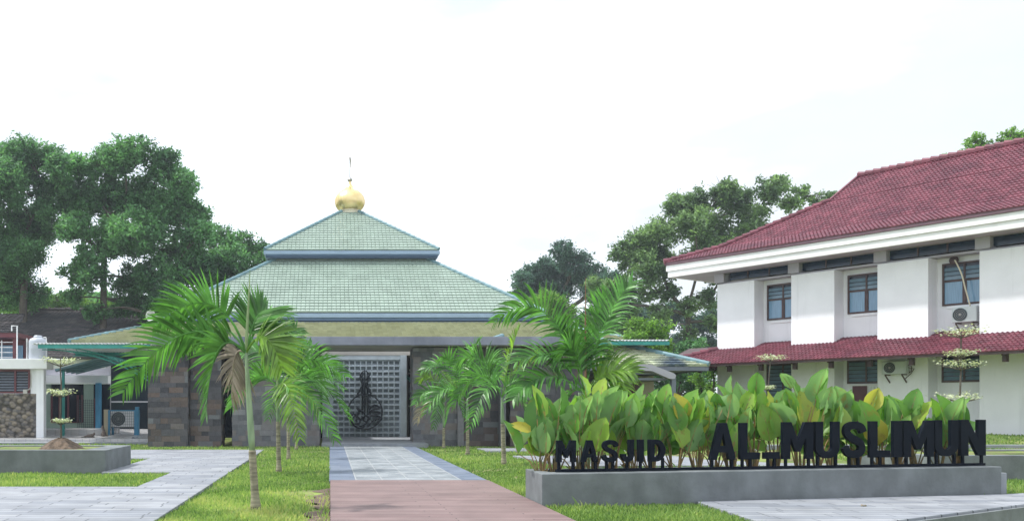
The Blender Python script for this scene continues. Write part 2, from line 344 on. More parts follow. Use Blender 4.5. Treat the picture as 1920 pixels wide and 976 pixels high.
# ---------------------------------------------------------------- ground, paving, lawn
def smooth(x): x = max(0, min(1, x)); return x*x*(3-2*x)
def ground_z(x, y):
    z = -.07
    if x > 9.5: z += .60*smooth((y-23.5)/9)*smooth((x-10)/5)*(1 if y < 60 else 1)
    # drop in front of the raised pad at the right
    d = (x-7.8)*(-.5285)+(y-12.7)*.849          # distance behind the pad's front edge
    if x > 6.2 and y < 19 and d < .1: z = -.55
    return z
xs = np.concatenate([np.array([-600, -300, -150, -80, -50]), np.arange(-30, 34, .3), np.array([40, 60, 100, 200, 400, 700])])
ys = np.concatenate([np.array([-200, -40, -8]), np.arange(0, 50, .3), np.array([56, 65, 80, 110, 160, 300, 600, 1200, 1800])])
X, Y = np.meshgrid(xs, ys); Z = np.vectorize(ground_z)(X, Y)
Z = Z+(np.sin(X*1.7+np.cos(Y*1.1)*2)*.008+np.sin(Y*2.3+X*.6)*.008)*(np.abs(X) < 35)
nx, ny = len(xs), len(ys); ii = np.arange(nx*ny).reshape(ny, nx)
fc = np.stack([ii[:-1, :-1], ii[:-1, 1:], ii[1:, 1:], ii[1:, :-1]], -1).reshape(-1, 4)
struct(mesh('ground', np.stack([X, Y, Z], -1).reshape(-1, 3), fc, M['ground'], smooth=True))

def slab(name, poly, z0, z1, m, bevel=.012):
    b = MB(); b.prism(poly, z0, z1); return struct(b.build(name, m, bevel=bevel))
PAVE_L = [(-40, 1), (-2.48, 1), (-2.48, 34), (-40, 34), (-40, 28.3), (-5.62, 28.3), (-5.62, 22.3), (-3.9, 22.3), (-3.9, 18.25), (-40, 18.25)]
slab('pavement', PAVE_L, -.16, 0, M['paver'])
b = MB(); b.prism([(0, -2), (3.44, -2), (3.44, 19.72), (0, 19.72)], -.16, .012); struct(b.build('deck_path', M['deck'], bevel=.006))
b = MB(); b.prism([(-.02, 19.72), (3.46, 19.72), (3.46, 36.9), (-.02, 36.9)], -.16, -.012); struct(b.build('path_border', M['paver_border']))
b = MB(); b.box(.57, 2.87, 19.74, 36.8, -.02, -.004); struct(b.build('path', M['paver_path']))
b = MB()
for k in range(5): x = .57+k*2.3/4; b.box(x-.014, x+.014, 19.76, 36.8, -.01, .001)
for k in range(12): y = 20.6+k*1.42; b.box(.58, 2.86, y-.012, y+.012, -.01, .0005)
struct(b.build('path_joints', M['grout']))
slab('landing', [(-.35, 36.9), (4.0, 36.9), (4.0, 44.9), (-.35, 44.9)], -.1, .11, M['concrete_light'])
slab('cross_path', [(5.7, 33.0), (16, 33.0), (16, 35.2), (5.7, 35.2)], -.1, 0.0, M['paver'])
slab('side_path', [(6.5, 24.8), (14.8, 24.8), (14.8, 29.8), (6.0, 29.8)], -.1, 0.0, M['paver'])
PAD = [(6.2, 15.36), (6.0, 11.0), (5.0, 10.95), (7.8, 12.7), (11.5, 15.0), (15.0, 17.2), (13.6, 17.2), (12.36, 16.66)]
PAD = [(6.22, 15.40), (5.9, 11.52), (7.8, 12.7), (11.5, 15.0), (15.2, 17.3), (13.2, 17.0), (12.40, 16.68)]
slab('paved_pad', PAD, -.6, 0.0, M['paver'])
b = MB(); b.obox((5.9, 11.5, -.6), (9.3, 5.78, 0), (.03, -.05, 0), (0, 0, .56)); struct(b.build('pad_kerb', M['concrete']))
slab('terrace_kerb', [(13.5, 28.6), (30, 28.6), (30, 28.9), (13.5, 28.9)], .1, .40, M['concrete_light'])
slab('porch_floor', [(-16, 41), (-7.6, 41), (-7.6, 60), (-16, 60)], -.1, .15, M['floor_tile'])
slab('porch_step', [(-15.6, 46.2), (-11.6, 46.2), (-11.6, 50), (-15.6, 50)], .1, .44, M['floor_tile'])
slab('apron', [(-16.5, 40.2), (-7.6, 40.2), (-7.6, 41), (-16.5, 41)], -.1, .02, M['concrete_light'])

def inside(poly, x, y):
    c = np.zeros(x.shape, bool); n = len(poly); j = n-1
    for i in range(n):
        xi, yi = poly[i]; xj, yj = poly[j]
        with np.errstate(divide='ignore', invalid='ignore'):
            t = ((yi > y) != (yj > y)) & (x < (xj-xi)*(y-yi)/(yj-yi+1e-12)+xi)
        c ^= t; j = i
    return c
HARD = [PAVE_L, [(-.02, -2), (3.47, -2), (3.47, 37), (-.02, 37)], [(-.35, 36.9), (4, 36.9), (4, 45), (-.35, 45)], PAD,
        [(5.7, 33), (16, 33), (16, 35.2), (5.7, 35.2)], [(6.5, 24.8), (14.8, 24.8), (14.8, 29.8), (6, 29.8)],
        [(-9.2, 22.5), (-5.58, 22.5), (-5.58, 25.5), (-9.2, 25.5)], [(3.46, 14.8), (12.4, 16.7), (12.2, 17.9), (3.46, 16)],
        [(13.4, 20.5), (22, 20.5), (22, 23.5), (13.4, 23.5)], [(-16.5, 40.2), (-7.6, 40.2), (-7.6, 60), (-16.5, 60)],
        [(5.5, 9), (18, 9), (18, 17.3), (15.2, 17.3), (5.9, 11.5)], [(13.5, 28.55), (30, 28.55), (30, 28.95), (13.5, 28.95)]]
def grass(n):
    u = RS.rand(n); D = 1/((1/11.5)*(1-u)+(1/42)*u); w = 1.15*D
    x = (RS.rand(n)-.5)*w+.19*D
    z = np.vectorize(ground_z)(x, D)
    ok = np.ones(n, bool)
    for p in HARD: ok &= ~inside(p, x, D)
    # worn bare patch beside the deck, thin elsewhere
    bare = np.exp(-((x+.25)/.38)**2)*((D < 18.3))*.97*(x < 0)+np.exp(-((x+.9)/.5)**2-((D-17.6)/.5)**2)*.8
    bare = np.maximum(bare, .45*(D < 17.5)*(x > -2)*(x < 0)*(np.sin(x*4+2*D) > .1)); bare = np.maximum(bare, .55*(np.sin(x*2.1+D*.7)*np.sin(D*1.3-x) > .45)*(D < 20))
    ok &= RS.rand(n) > bare
    ok &= ~((D > 37.7) & (x > -8) & (x < 12)); ok &= z > -.3
    x, D, z = x[ok], D[ok], z[ok]; n = len(x)
    pn = np.sin(x*.9+1.3)*np.sin(D*.55+x*.4)+np.sin(x*2.7-D*1.9)*.4
    h = (.035+RS.rand(n)**2*.065)*(1+.35*pn); tall = RS.rand(n) < .005; h[tall] *= 2.0
    wdt = (.006+.007*RS.rand(n))*(1+(D-12)/18); a = RS.rand(n)*6.283; lean = RS.rand(n)*.7
    ca, sa = np.cos(a), np.sin(a); la = RS.rand(n)*6.283; lx, ly = np.cos(la)*lean*h, np.sin(la)*lean*h
    P = np.stack([x, D, z], -1)
    v = np.zeros((n, 4, 3), np.float32)
    v[:, 0] = P-np.stack([ca*wdt, sa*wdt, 0*x+.01], -1); v[:, 1] = P+np.stack([ca*wdt, sa*wdt, 0*x-.01], -1)
    v[:, 2] = P+np.stack([ca*wdt*.7+lx*.4, sa*wdt*.7+ly*.4, h*.6], -1); v[:, 3] = P+np.stack([lx, ly, h], -1)
    f = np.arange(n*4).reshape(n, 4)
    dry = (D < 17.5)*(x > -2.4)*(x < 0)*(.5+.5*np.sin(x*3+D*1.7))*.5
    r = np.clip(.42+.2*pn+RS.randn(n)*.22+dry, 0, 1)
    return mesh('grass', v.reshape(-1, 3), f, M['grass'], rnd=r)
stuff(grass(420000), 'bright green lawn grass around the paths', 'grass')

b = MB(); rg = random.Random(5); L_ = []; 
for k in range(40): y = 11+7.4*k/39; b.v += [(-.06-.42*(.55+.45*math.sin(k*.9)*math.cos(k*.37))*(1 if k < 36 else (39-k)/4+.1), y, -.052), (-.005, y, -.050)]
for k in range(39): b.f.append((2*k, 2*k+1, 2*k+3, 2*k+2)); b.r.append(.5)
struct(b.build('bare_soil', M['soil']))
# ---------------------------------------------------------------- mosque
CX = 1.72
mq = thing('mosque', 'low mosque with three tiered pale green roof, gold dome and dark slate entrance walls', 'mosque', (CX, 45, 0))
CY = 79.0
def hip_roof(W, z0, slope, t_end, m, name, pitch=.32, row=.45, hh_=.055, lf_=.075):
    ca = 1/math.sqrt(1+slope*slope); sa = slope*ca; b = MB(); S = t_end/ca
    for (dx, dy) in ((0, -1), (1, 0), (0, 1), (-1, 0)):
        U = Vector((-dy, dx, 0)); V = Vector((-dx*ca, -dy*ca, sa)); N = Vector((dx*sa, dy*sa, ca))
        tile_plane(b, Vector((CX+dx*W, CY+dy*W, z0)), U, V, N, S, lambda s: (-(W-s*ca), W-s*ca), pitch, row, hh_, lf_)
    o = b.build(name, m, mq)
    for sx in (-1, 1):
        for sy in (-1, 1):
            h = MB(); p0 = Vector((CX+sx*(W+.03), CY+sy*(W+.03), z0+.10)); w = W-t_end; p1 = Vector((CX+sx*w, CY+sy*w, z0+t_end*slope+.12))
            n = int((p1-p0).length/.6)+1
            h.tube([p0.lerp(p1, k/(3*n))for k in range(3*n+1)], [(.155, .145, .135)[k % 3] for k in range(3*n+1)], 8)
            h.build('hip_cap', M['teal_ridge'], o, smooth=False)
    return o
def ring(b, W, t, z0, z1):
    """square band of half width W and thickness t round the mosque's centre"""
    b.box(CX-W, CX+W, CY-W, CY-W+t, z0, z1); b.box(CX-W, CX+W, CY+W-t, CY+W, z0, z1)
    b.box(CX-W, CX-W+t, CY-W+t, CY+W-t, z0, z1); b.box(CX+W-t, CX+W, CY-W+t, CY+W-t, z0, z1)
W1, W2, W3 = 6.9, 13.7, 19.0
rf1 = hip_roof(W1, 14.03, .70, 6.15, M['green_tile'], 'upper_roof')
rf2 = hip_roof(W2, 8.38, .655, 8.3, M['green_tile'], 'middle_roof')
rf3 = hip_roof(W3, 5.85, .315, 7.6, M['yellow_tile'], 'lower_roof', .32, .42, .085, .12)
for (W, z, hh, o, s) in ((W1, 13.98, .27, rf1, .26), (W2, 8.32, .30, rf2, .34)):
    b = MB(); ring(b, W+.10, .22, z-hh, z); b.build('gutter', M['blue_fascia'], o if False else mq, bevel=.015)
    b = MB(); ring(b, W-.06, .12, z-hh-s, z-hh-.003); b.build('fascia', M['blue_dark'], mq)
    b = MB(); b.box(CX-W+.06, CX+W-.06, CY-W+.06, CY+W-.06, z-hh-s+.05, z-hh-s+.12); b.build('soffit', M['slate_blue'], mq)
b = MB(); ring(b, W3-.02, .1, 5.58, 5.80); b.build('fascia', M['teal'], mq)
b = MB(); b.box(CX-W3+.1, CX+W3-.1, CY-W3+.1, CY+W3-.1, 5.6, 5.66); b.build('soffit', M['slate_blue'], mq)
b = MB(); b.box(CX-5.3, CX+5.3, CY-5.3, CY+5.3, 12.9, 13.5); b.box(CX-11.5, CX+11.5, CY-11.5, CY+11.5, 7.0, 7.75); b.build('clerestory_wall', M['slate_blue'], mq)
# dome
DS = 79/F; zt = 18.30
b = MB(); b.lathe([(.9, zt-.45), (.9, zt-.02), (.86, zt)], (CX, CY, 0), 40); b.build('dome_base', M['teal_ridge'], mq, smooth=False)
b = MB(); b.lathe([(.84, zt-.02), (.84, zt+.24), (.9, zt+.26), (.9, zt+.34), (.8, zt+.34)], (CX, CY, 0), 40); cl = b.build('dome_collar', M['cream'], mq)
b = MB(); c = zt+.30
prof = [(.80, 0), (.96, .10), (1.14, .28), (1.26, .50), (1.32, .75), (1.31, 1.0), (1.22, 1.25), (1.06, 1.48), (.84, 1.68), (.58, 1.86), (.36, 2.02), (.21, 2.2), (.13, 2.42), (.10, 2.6)]
b.lathe([(r, z+c) for r, z in prof], (CX, CY, 0), 56, seg_rnd=True)
dome = b.build('dome', M['gold'], mq, smooth=True)
b = MB()
for k in range(28):
    a = 2*math.pi*k/28; b.tube([(CX+(r+.004)*math.cos(a), CY+(r+.004)*math.sin(a), z+c) for r, z in prof[:-2]], .009, 4)
b.build('dome_rib', M['gold'], dome)
b = MB(); z = c+2.55
b.lathe([(.08, z), (.2, z+.1), (.24, z+.2), (.18, z+.3), (.07, z+.38), (.05, z+.5)], (CX, CY, 0), 20)
b.tube([(CX, CY, z+.4), (CX, CY, z+1.2), (CX, CY, z+2.6)], [.05, .035, .012], 8)
for k in range(20):                        # crescent seen nearly edge-on
    a0 = math.radians(-60+k*300/20-90+60); a1 = math.radians(-60+(k+1)*300/20-90+60); rr = .42
    P = lambda a: Vector((CX+rr*math.cos(a)*.22, CY+rr*math.cos(a)*.97, z+1.72+rr*math.sin(a)))
    w = .09*math.sin(math.pi*(k+.5)/20)+.02; b.bar(P(a0), P(a1), w, w)
b.build('finial', M['steel'], mq)
# body: dark glazed walls behind the entrance block
b = MB(); b.box(CX-16.9, CX+16.9, CY-17, CY+17, .05, 5.6); b.build('glass_wall', M['glass_dark'], mq)
b = MB()
for k in range(12):
    x = CX-16.9+k*33.8/11; b.box(x-.09, x+.09, CY-17.12, CY-16.98, .05, 5.6)
for z in (1.9, 4.65): b.box(CX-16.9, CX+16.9, CY-17.09, CY-16.99, z, z+.09)
b.box(CX-17, CX-16.7, CY-17.2, CY-16.9, .05, 5.6)
b.build('window_frame', M['lavender'], mq)
# entrance block: slate walls, beam, roof slab, breeze block screen
def pier(x0, x1, y, d, zt=4.1, m='stone', seed=1):
    b = MB(); b.box(x0, x1, y, y+d, -.1, zt, .2)
    cladding(b, (x0, y, 0), (1, 0, 0), x1-x0, -.08, zt, (0, -1, 0), seed=seed)
    cladding(b, (x1, y, 0), (0, 1, 0), d, -.08, zt, (1, 0, 0), seed=seed+5)
    cladding(b, (x0, y, 0), (0, 1, 0), d, -.08, zt, (-1, 0, 0), seed=seed+9)
    b.build('slate_wall', M[m], mq)
pier(-7.62, -5.95, 37.95, 1.3, seed=3); pier(-5.9, -4.6, 38.3, 1.2, seed=21); pier(-4.15, -.45, 38.5, 1.3, m='stone_light', seed=33)
pier(3.52, 5.52, 38.4, 1.3, m='stone_light', seed=41); pier(5.6, 7.25, 38.9, .9, seed=51); pier(7.65, 10.9, 38.5, 1.2, seed=63)
for x in (5.50, 7.28): b = MB(); b.box(x-.12, x+.13, 38.2, 38.6, -.05, 4.1); b.build('slate_column', M['stone_light'], mq)
b = MB()
xl, xr = at(275, 0, 37.2).x, at(1125, 0, 37.2).x
P = [(xl, 4.42), (xl+.22, 4.13), (xr-.22, 4.13), (xr, 4.42), (xr, 4.48), (xl, 4.48)]
n = len(P); i0 = 0; y0, y1 = 37.2, 37.55
b.v = [(x, y0, z) for x, z in P]+[(x, y1, z) for x, z in P]; b.f = [tuple(range(n)), tuple(reversed(range(n, 2*n)))]+[(k+n, (k+1) % n+n, (k+1) % n, k) for k in range(n)]; b.r = [.5]*len(b.f)
b.build('concrete_beam', M['beam'], mq, bevel=.01)
b = MB(); b.box(xl+.25, xr-.25, 37.56, 41.9, 4.15, 4.38); b.box(xl+.25, -.5, 41.903, 44.85, 4.15, 4.38); b.box(4.0, xr-.25, 41.903, 44.85, 4.15, 4.38); b.build('roof_slab', M['soffit'], mq)  # opening before the screen is added to let daylight down onto it
b = MB(); b.box(xl+.25, xr-.25, 44.853, 62, 4.152, 4.382); b.build('roof_slab', M['soffit'], mq)
for (ga, gb, gm) in ((-7.4, -.4, (-.6, -2.2)), (3.8, 10.8, (4.0, 5.4))):
    b = MB(); b.box(ga, gb, 47, 47.2, 0, 4.14); dg_ = b.build('dark_glazing', M['glass_dark'], mq); b = MB()
    for x in gm: b.box(x-.05, x+.05, 46.9, 47.0, 0, 4.14)
    for z in (1.6, 3.3): b.box(ga, gb, 46.92, 46.98, z, z+.07)
    b.build('glazing_frame', M['lavender'], dg_)
b = MB(); b.bar((3.85, 46.5, 3.2), (4.5, 46.5, 2.45), .07); b.bar((3.85, 46.5, 3.32), (4.5, 46.5, 2.57), .05); b.build('brace', M['teal'], mq)
YS = 45.0; gx0, gx1 = .12, 3.46; gz0, gz1 = .02, 4.0-.02
b = MB(); b.box(gx0-.5, gx0-.02, YS-.15, YS+.3, -.05, 4.15); b.box(gx1+.02, gx1+.33, YS-.15, YS+.3, -.05, 4.15); b.box(gx0-.02, gx1+.02, YS-.1, YS+.3, 3.92, 4.15)
b.build('screen_frame', M['screen'], mq, bevel=.01)
b = MB(); nc, nr = 12, 14; cw = (gx1-gx0)/nc; rh = (3.9-gz0)/nr
for k in range(nc+1): x = gx0+k*cw; b.box(x-.03, x+.03, YS, YS+.2, gz0, 3.9)
for j in range(nr+1):
    z = gz0+j*rh
    for k in range(nc):                    # each sill slopes down towards the viewer
        x = gx0+k*cw+.03; w = cw-.06; i = len(b.v)
        b.v += [(x, YS+.003, z-.03), (x+w, YS+.003, z-.03), (x+w, YS+.003, z+.03), (x, YS+.003, z+.03), (x, YS+.2, z-.03), (x+w, YS+.2, z-.03), (x+w, YS+.155, z+.10), (x, YS+.155, z+.10)]
        for f in ((0, 1, 2, 3), (3, 2, 6, 7), (0, 4, 5, 1), (4, 7, 6, 5)): b.f.append(tuple(i+q for q in f)); b.r.append(.5)
b.build('breeze_block_screen', M['screen'], mq)
b = MB(); b.box(gx0, gx1, YS+.16, YS+.2, gz0, 3.9); b.build('screen_backing', mat('shaded_block', (.30, .34, .37), .9), mq)  # darker than the screen blocks: shade of the recesses put into the colour
# calligraphic roundel
def zq(x, y, d=0): D = 44.75; return Vector(((x/5.425+620-HX)*D/F, D+d, 1.6+(HY-(y/5.425+650))*D/F))
def curve(pts, n=10):
    pts = [Vector(p) for p in pts]; out = []
    for i in range(len(pts)-1):
        p0 = pts[max(i-1, 0)]; p1 = pts[i]; p2 = pts[i+1]; p3 = pts[min(i+2, len(pts)-1)]
        for k in range(n):
            t = k/n; out.append(.5*((2*p1)+(p2-p0)*t+(2*p0-5*p1+4*p2-p3)*t*t+(3*p1-p0-3*p2+p3)*t**3))
    return out+[pts[-1]]
b = MB()
rp = [zq(350+173*math.cos(a), 657+178*math.sin(a)) for a in [2*math.pi*k/48 for k in range(49)]]
for k in range(48): b.bar(rp[k], rp[k+1], .085, .07)
S_ = [([(347, 232), (347, 690)], 7), ([(322, 258), (326, 400), (323, 685)], 6), ([(371, 255), (373, 690)], 6), ([(390, 480), (388, 690)], 4),
      ([(300, 275), (302, 330), (325, 385), (308, 480)], 5), ([(390, 272), (388, 335), (362, 385), (384, 480)], 5), ([(335, 240), (303, 285), (330, 330), (300, 350)], 5), ([(358, 240), (392, 285), (362, 330), (392, 350)], 5),
      ([(268, 476), (300, 445), (312, 400)], 6), ([(414, 474), (392, 445), (380, 400)], 6), ([(270, 478), (350, 492), (414, 476)], 5),
      ([(196, 722), (228, 682), (266, 694), (292, 655), (268, 618), (300, 640), (335, 662), (345, 692)], 7),
      ([(392, 645), (440, 590), (500, 622), (430, 636), (392, 662)], 6), ([(380, 680), (430, 655), (500, 668), (440, 690), (392, 700)], 6),
      ([(210, 742), (250, 702), (300, 742), (280, 782), (232, 772), (214, 744)], 6), ([(290, 806), (340, 790), (388, 722), (350, 700), (330, 742), (372, 762)], 6),
      ([(368, 812), (412, 770), (478, 722), (516, 722), (492, 752), (440, 795)], 7), ([(228, 792), (290, 824), (350, 806)], 6), ([(400, 702), (460, 698), (520, 716)], 5), ([(250, 740), (270, 760)], 6), ([(310, 700), (335, 720), (300, 730)], 5)]
for j, (pts, w) in enumerate(S_):
    q = curve([zq(x, y, -.004*j-.02) for x, y in pts], 6); ww = w*2/5.425*44.75/F
    b.tube(q, [ww*.72*(.7+.5*math.sin(math.pi*k/(len(q)-1))) for k in range(len(q))], 6)
b.build('calligraphy_roundel', M['iron'], mq)

# horn loudspeaker on a bracket by the roof
p = at(285, 592, 62)
sp = thing('loudspeaker', 'grey horn loudspeaker facing left beside the mosque middle roof corner', 'loudspeaker', p)
b = MB(); ax = (-.42, -.9, .02); b.lathe([(.05, -.55), (.07, -.3), (.13, -.1), (.24, .06), (.38, .16), (.40, .17), (.36, .16), (.2, .02), (.1, -.1)], p, 28, ax); b.build('horn', M['horn'], sp, smooth=True)
b = MB(); b.lathe([(.02, -.85), (.11, -.85), (.11, -.52), (.05, -.5)], p, 16, ax); b.build('driver', M['horn'], sp)
b = MB(); b.bar(p+Vector((.35, .3, 0)), p+Vector((.35, .3, -1.3)), .05); b.bar(p+Vector((.35, .3, 0)), p+Vector((.9, 1.2, .1)), .05); b.build('bracket', M['steel'], sp)

# corrugated canopies either side of the entrance
def canopy(x0, x1, y0, y1, z, label, name='canopy'):
    t = thing(name, label, 'canopy', ((x0+x1)/2, y0, 0)); b = MB(); n = int((x1-x0)/.16)
    for k in range(n):
        xa = x0+k*.16; b.box(xa, xa+.09, y0, y1, z-.02, z+.015); b.box(xa+.09, xa+.16, y0, y1, z+.015, z+.05)
    b.build('sheet', M['white_metal'], t)
    b = MB(); b.box(x0+.25, x1, y0+.04, y0+.1, z-.2, z-.025); b.build('edge_beam', M['teal'], t)
    b = MB(); b.box(x0+.25, x1, y1-.1, y1-.04, z-.2, z-.025); b.build('edge_beam', M['teal'], t)
    return t
cp = canopy(at(60, 0, 40).x, at(281, 0, 40).x, 40, 46, 1.6+(HY-644)*40/F, 'flat teal edged canopy on curved brackets left of the entrance walls')
for yy in (40.6, 45.5):
    b = MB()
    for off in (0, -.16):
        b.tube([(-12.9+off*0+k*.5, yy, 4.32+off-(k/10)**2*1.9*0-.0-1.55*(k/10)**2.2) for k in range(11)], .028, 6)
    for k in range(1, 10, 1): b.bar((-12.9+k*.5, yy, 4.32-1.55*(k/10)**2.2), (-12.8+k*.5, yy, 4.16-1.55*((k+.2)/10)**2.2), .02)
    b.build('bracket', M['teal'], cp)
cp = canopy(at(1060, 0, 42).x, at(1256, 0, 42).x, 42, 47, 1.6+(HY-638)*42/F, 'flat teal edged canopy right of the entrance walls above the annex roof')
for x in (11.2, 13.2): b = MB(); b.bar((x, 46, 4.4), (x, 46, 0), .1); b.build('post', M['teal'], cp)

# ---------------------------------------------------------------- annex with tiled roof, right of the mosque
an = thing('annex', 'low beige annex with mossy tiled hip roof and maroon door beside the white building', 'building', (14, 44, 0))
ex = at(1330, 686, 40.5); z0 = ex.z; W = 6.4; cx = ex.x-W; cy = 40.5+W
b = MB(); sl_ = .36; ca = 1/math.sqrt(1+sl_*sl_); sa = sl_*ca
for (dx, dy) in ((0, -1), (1, 0), (0, 1), (-1, 0)):
    U = Vector((-dy, dx, 0)); V = Vector((-dx*ca, -dy*ca, sa)); N = Vector((dx*sa, dy*sa, ca))
    tile_plane(b, Vector((cx+dx*W, cy+dy*W, z0)), U, V, N, 4.4/ca, lambda s: (-(W-s*ca), W-s*ca), .30, .36, .05, .07)
r_ = b.build('roof', M['annex_tile'], an)
for sx in (-1, 1):
    for sy in (-1, 1): b = MB(); b.tube([(cx+sx*W, cy+sy*W, z0+.10), (cx+sx*(W-4.4), cy+sy*(W-4.4), z0+4.4*sl_+.12)], .12, 8); b.build('hip_cap', M['teal_ridge'], r_)
b = MB(); b.box(cx-W+.05, cx+W-.05, cy-W+.05, cy+W-.05, z0-.14, z0-.06); b.box(cx-W+.02, cx+W-.02, cy-W+.02, cy-W+.09, z0-.2, z0-.02); b.box(cx+W-.09, cx+W-.02, cy-W+.09, cy+W-.09, z0-.2, z0-.02); b.build('eave', M['grey_paint'], an)
b = MB(); wx1 = at(1226, 0, 42.5).x
b.box(cx-W+1, at(1172, 0, 42.5).x, 42.5, 42.7, 0, z0-.16); b.box(at(1201, 0, 42.5).x, wx1, 42.5, 42.7, 0, z0-.16); b.box(at(1172, 0, 42.5).x, at(1201, 0, 42.5).x, 42.5, 42.7, 2.7, z0-.16); b.box(wx1-.2, wx1, 42.71, 51, 0, z0-.16)
b.build('wall', M['beige'], an)
b = MB(); b.box(at(1173, 0, 42.5).x, at(1200, 0, 42.5).x, 42.56, 42.64, 0, 2.68); d_ = b.build('door', M['door'], an)
b = MB(); b.box(at(1196, 0, 42.5).x, at(1197.5, 0, 42.5).x, 42.5, 42.555, 1.1, 1.25); b.build('handle', M['steel'], d_)
xa, xb, xc = at(1130, 0, 39.8).x, at(1222, 0, 39.8).x, at(1268, 0, 39.8).x
b = MB(); za = 1.6+(HY-681)*39.8/F; P = [(xa, za), (xb, za-.05), (xc-.1, za-.42), (xc, za-.52), (xc-.06, za-.66), (xc-.25, za-.68), (xb, za-.32), (xa, za-.28)]; n = len(P)
b.v = [(x, 39.8, z) for x, z in P]+[(x, 40.2, z) for x, z in P]; b.f = [tuple(reversed(range(n))), tuple(range(n, 2*n))]+[(k, (k+1) % n, (k+1) % n+n, k+n) for k in range(n)]; b.r = [.5]*len(b.f)
b.build('canopy_beam', M['lavender'], an)
b = MB(); b.box(xa, xc-.3, 40.1, 42.4, za-.72, za-.62); b.box(xa, xc-.3, 40.1, 42.4, za-.46, za-.40); b.build('ceiling_rail', M['grey_paint'], an)
b = MB(); b.box(at(1258, 0, 40).x, at(1266, 0, 40).x, 39.9, 40.1, 0, za-.6); b.build('column', M['grey_paint'], an)

# ---------------------------------------------------------------- white two-storey building
TH = math.atan2(-.8466, .532)
wb = thing('white_building', 'two storey white building with projecting wall bays and maroon tiled roofs', 'building', (25.12, 34, 0), TH)
T0 = -11.87; NB = 6
b = MB()                                   # local x = along the front towards the viewer, local -y = outwards
b.box(T0-0.0, 11, .75, 13.5, .3, 7.7); b.build('wall', M['white'], wb, local=True)
for k in range(NB):
    b = MB(); x = T0+3.73*k; b.box(x, x+1.94, 0, .748, .3, 7.52); b.build('wall_bay', M['white'], wb, local=True, bevel=.012)
def window(parent, x0, x1, z0, z1, y, cols=2, tr=None, lou=True, m='curtain', low=None):
    f = MB(); w = .07
    f.box(x0, x1, y-.06, y+.02, z0, z0+w); f.box(x0, x1, y-.06, y+.02, z1-w, z1)
    for k in range(cols+1):
        x = x0+(x1-x0)*k/cols; x = min(max(x, x0+w/2), x1-w/2); f.box(x-w/2, x+w/2, y-.058, y+.02, z0+w, z1-w)
    if tr:
        for k in range(cols):
            xa = x0+(x1-x0)*k/cols+w/2; xb = x0+(x1-x0)*(k+1)/cols-w/2; f.box(xa, xb, y-.054, y+.02, tr, tr+w)
            f.box(xa, xa+.04, y-.05, y+.01, z0+w, tr); f.box(xb-.04, xb, y-.05, y+.01, z0+w, tr)
    fo = f.build('window', M['brown'], parent, local=True)
    lo_z = (tr+w) if tr else z0+w
    g = MB()
    if tr: g.box(x0+.04, x1-.04, y-.02, y-.012, z0+.04, tr+.02)
    else: g.box(x0+.04, x1-.04, y-.012, y-.008, z0+.04, z1-.04)
    g.build('pane', M[m if tr else 'glass_dark'], fo, local=True)
    if lou:
        if tr:
            g = MB(); g.box(x0+.04, x1-.04, y-.006, y-.002, lo_z, z1-.04); g.build('pane', M['glass_dark'], fo, local=True)
        l = MB(); z = lo_z+.02
        while z < z1-w-.08:
            for k in range(cols):
                xa = x0+(x1-x0)*k/cols+w/2; xb = x0+(x1-x0)*(k+1)/cols-w/2
                l.obox((xa, y-.05, z), (xb-xa, 0, 0), (0, .035, .14), (0, .004, 0))
            z += .17
        l.build('louvre', M['louvre'], fo, local=True)
    return fo
for k in range(NB-1):
    x = T0+3.73*k+1.94
    window(wb, x+.20, x+1.79, 5.62+.03*(k == 0), 7.30, .74, 2, 6.55, True, 'curtain')
    b = MB(); b.box(x+.36, x+1.79, .69, .748, 5.50, 5.60); b.build('window_sill', M['white'], wb, local=True)
# ground floor openings
for k, (z0, z1) in enumerate(((.9, 3.60), (2.60, 3.62), (2.57, 3.64), (2.57, 3.64), (2.57, 3.64))):
    x = T0+3.73*k+1.94; window(wb, x+.18, x+1.79, z0, z1, .74, 2, None, True)
x = T0+3.73+1.94
b = MB(); b.box(x+.40, x+1.0, .70, .748, .5, 2.50); d_ = b.build('door', M['door'], wb, local=True)
b = MB()
for k in range(6): b.box(x+1.05+k*.13, x+1.07+k*.13, .66, .70, .5, 2.46)
for k in range(12): b.box(x+1.04, x+1.74, .665, .695, .6+k*.15, .62+k*.15)
b.build('grille', M['white_metal'], wb, local=True)
b = MB(); b.box(x+.3, x+1.80, .62, .748, 2.505, 2.565); b.build('lintel', M['fascia_white'], wb, local=True)
# clerestory strip under the eaves
b = MB(); b.box(T0+.5, 10.5, .30, .5, 7.70, 8.04); b.build('clerestory_glass', M['glass'], wb, local=True)
b = MB(); b.box(T0+.2, 10.8, .15, .74, 7.522, 7.60); b.build('wall_cap', M['lavender'], wb, local=True)
for k in range(NB):
    b = MB(); x = T0+3.73*k-.25+.1; b.box(x, x+.5, .0, .6, 7.601, 8.05); b.build('eave_column', M['lavender'], wb, local=True)
    for j in (1, 2):
        b = MB(); b.box(x+.5+j*1.08-.03, x+.5+j*1.08+.03, .27, .3, 7.70, 8.04); b.build('mullion', M['brown'], wb, local=True)
b = MB(); b.box(T0-2, 13, -1.0, 14.5, 8.05, 8.12); b.build('soffit', M['lavender'], wb, local=True)
def band(b, x0, x1, y0, y1, t, z0, z1):
    b.box(x0, x1, y0, y0+t, z0, z1); b.box(x0, x1, y1-t, y1, z0, z1); b.box(x0, x0+t, y0+t, y1-t, z0, z1); b.box(x1-t, x1, y0+t, y1-t, z0, z1)
b = MB(); band(b, T0-2.03, 13.03, -1.05, 14.55, .15, 8.03, 8.33); b.build('fascia', M['fascia_white'], wb, local=True, bevel=.01)
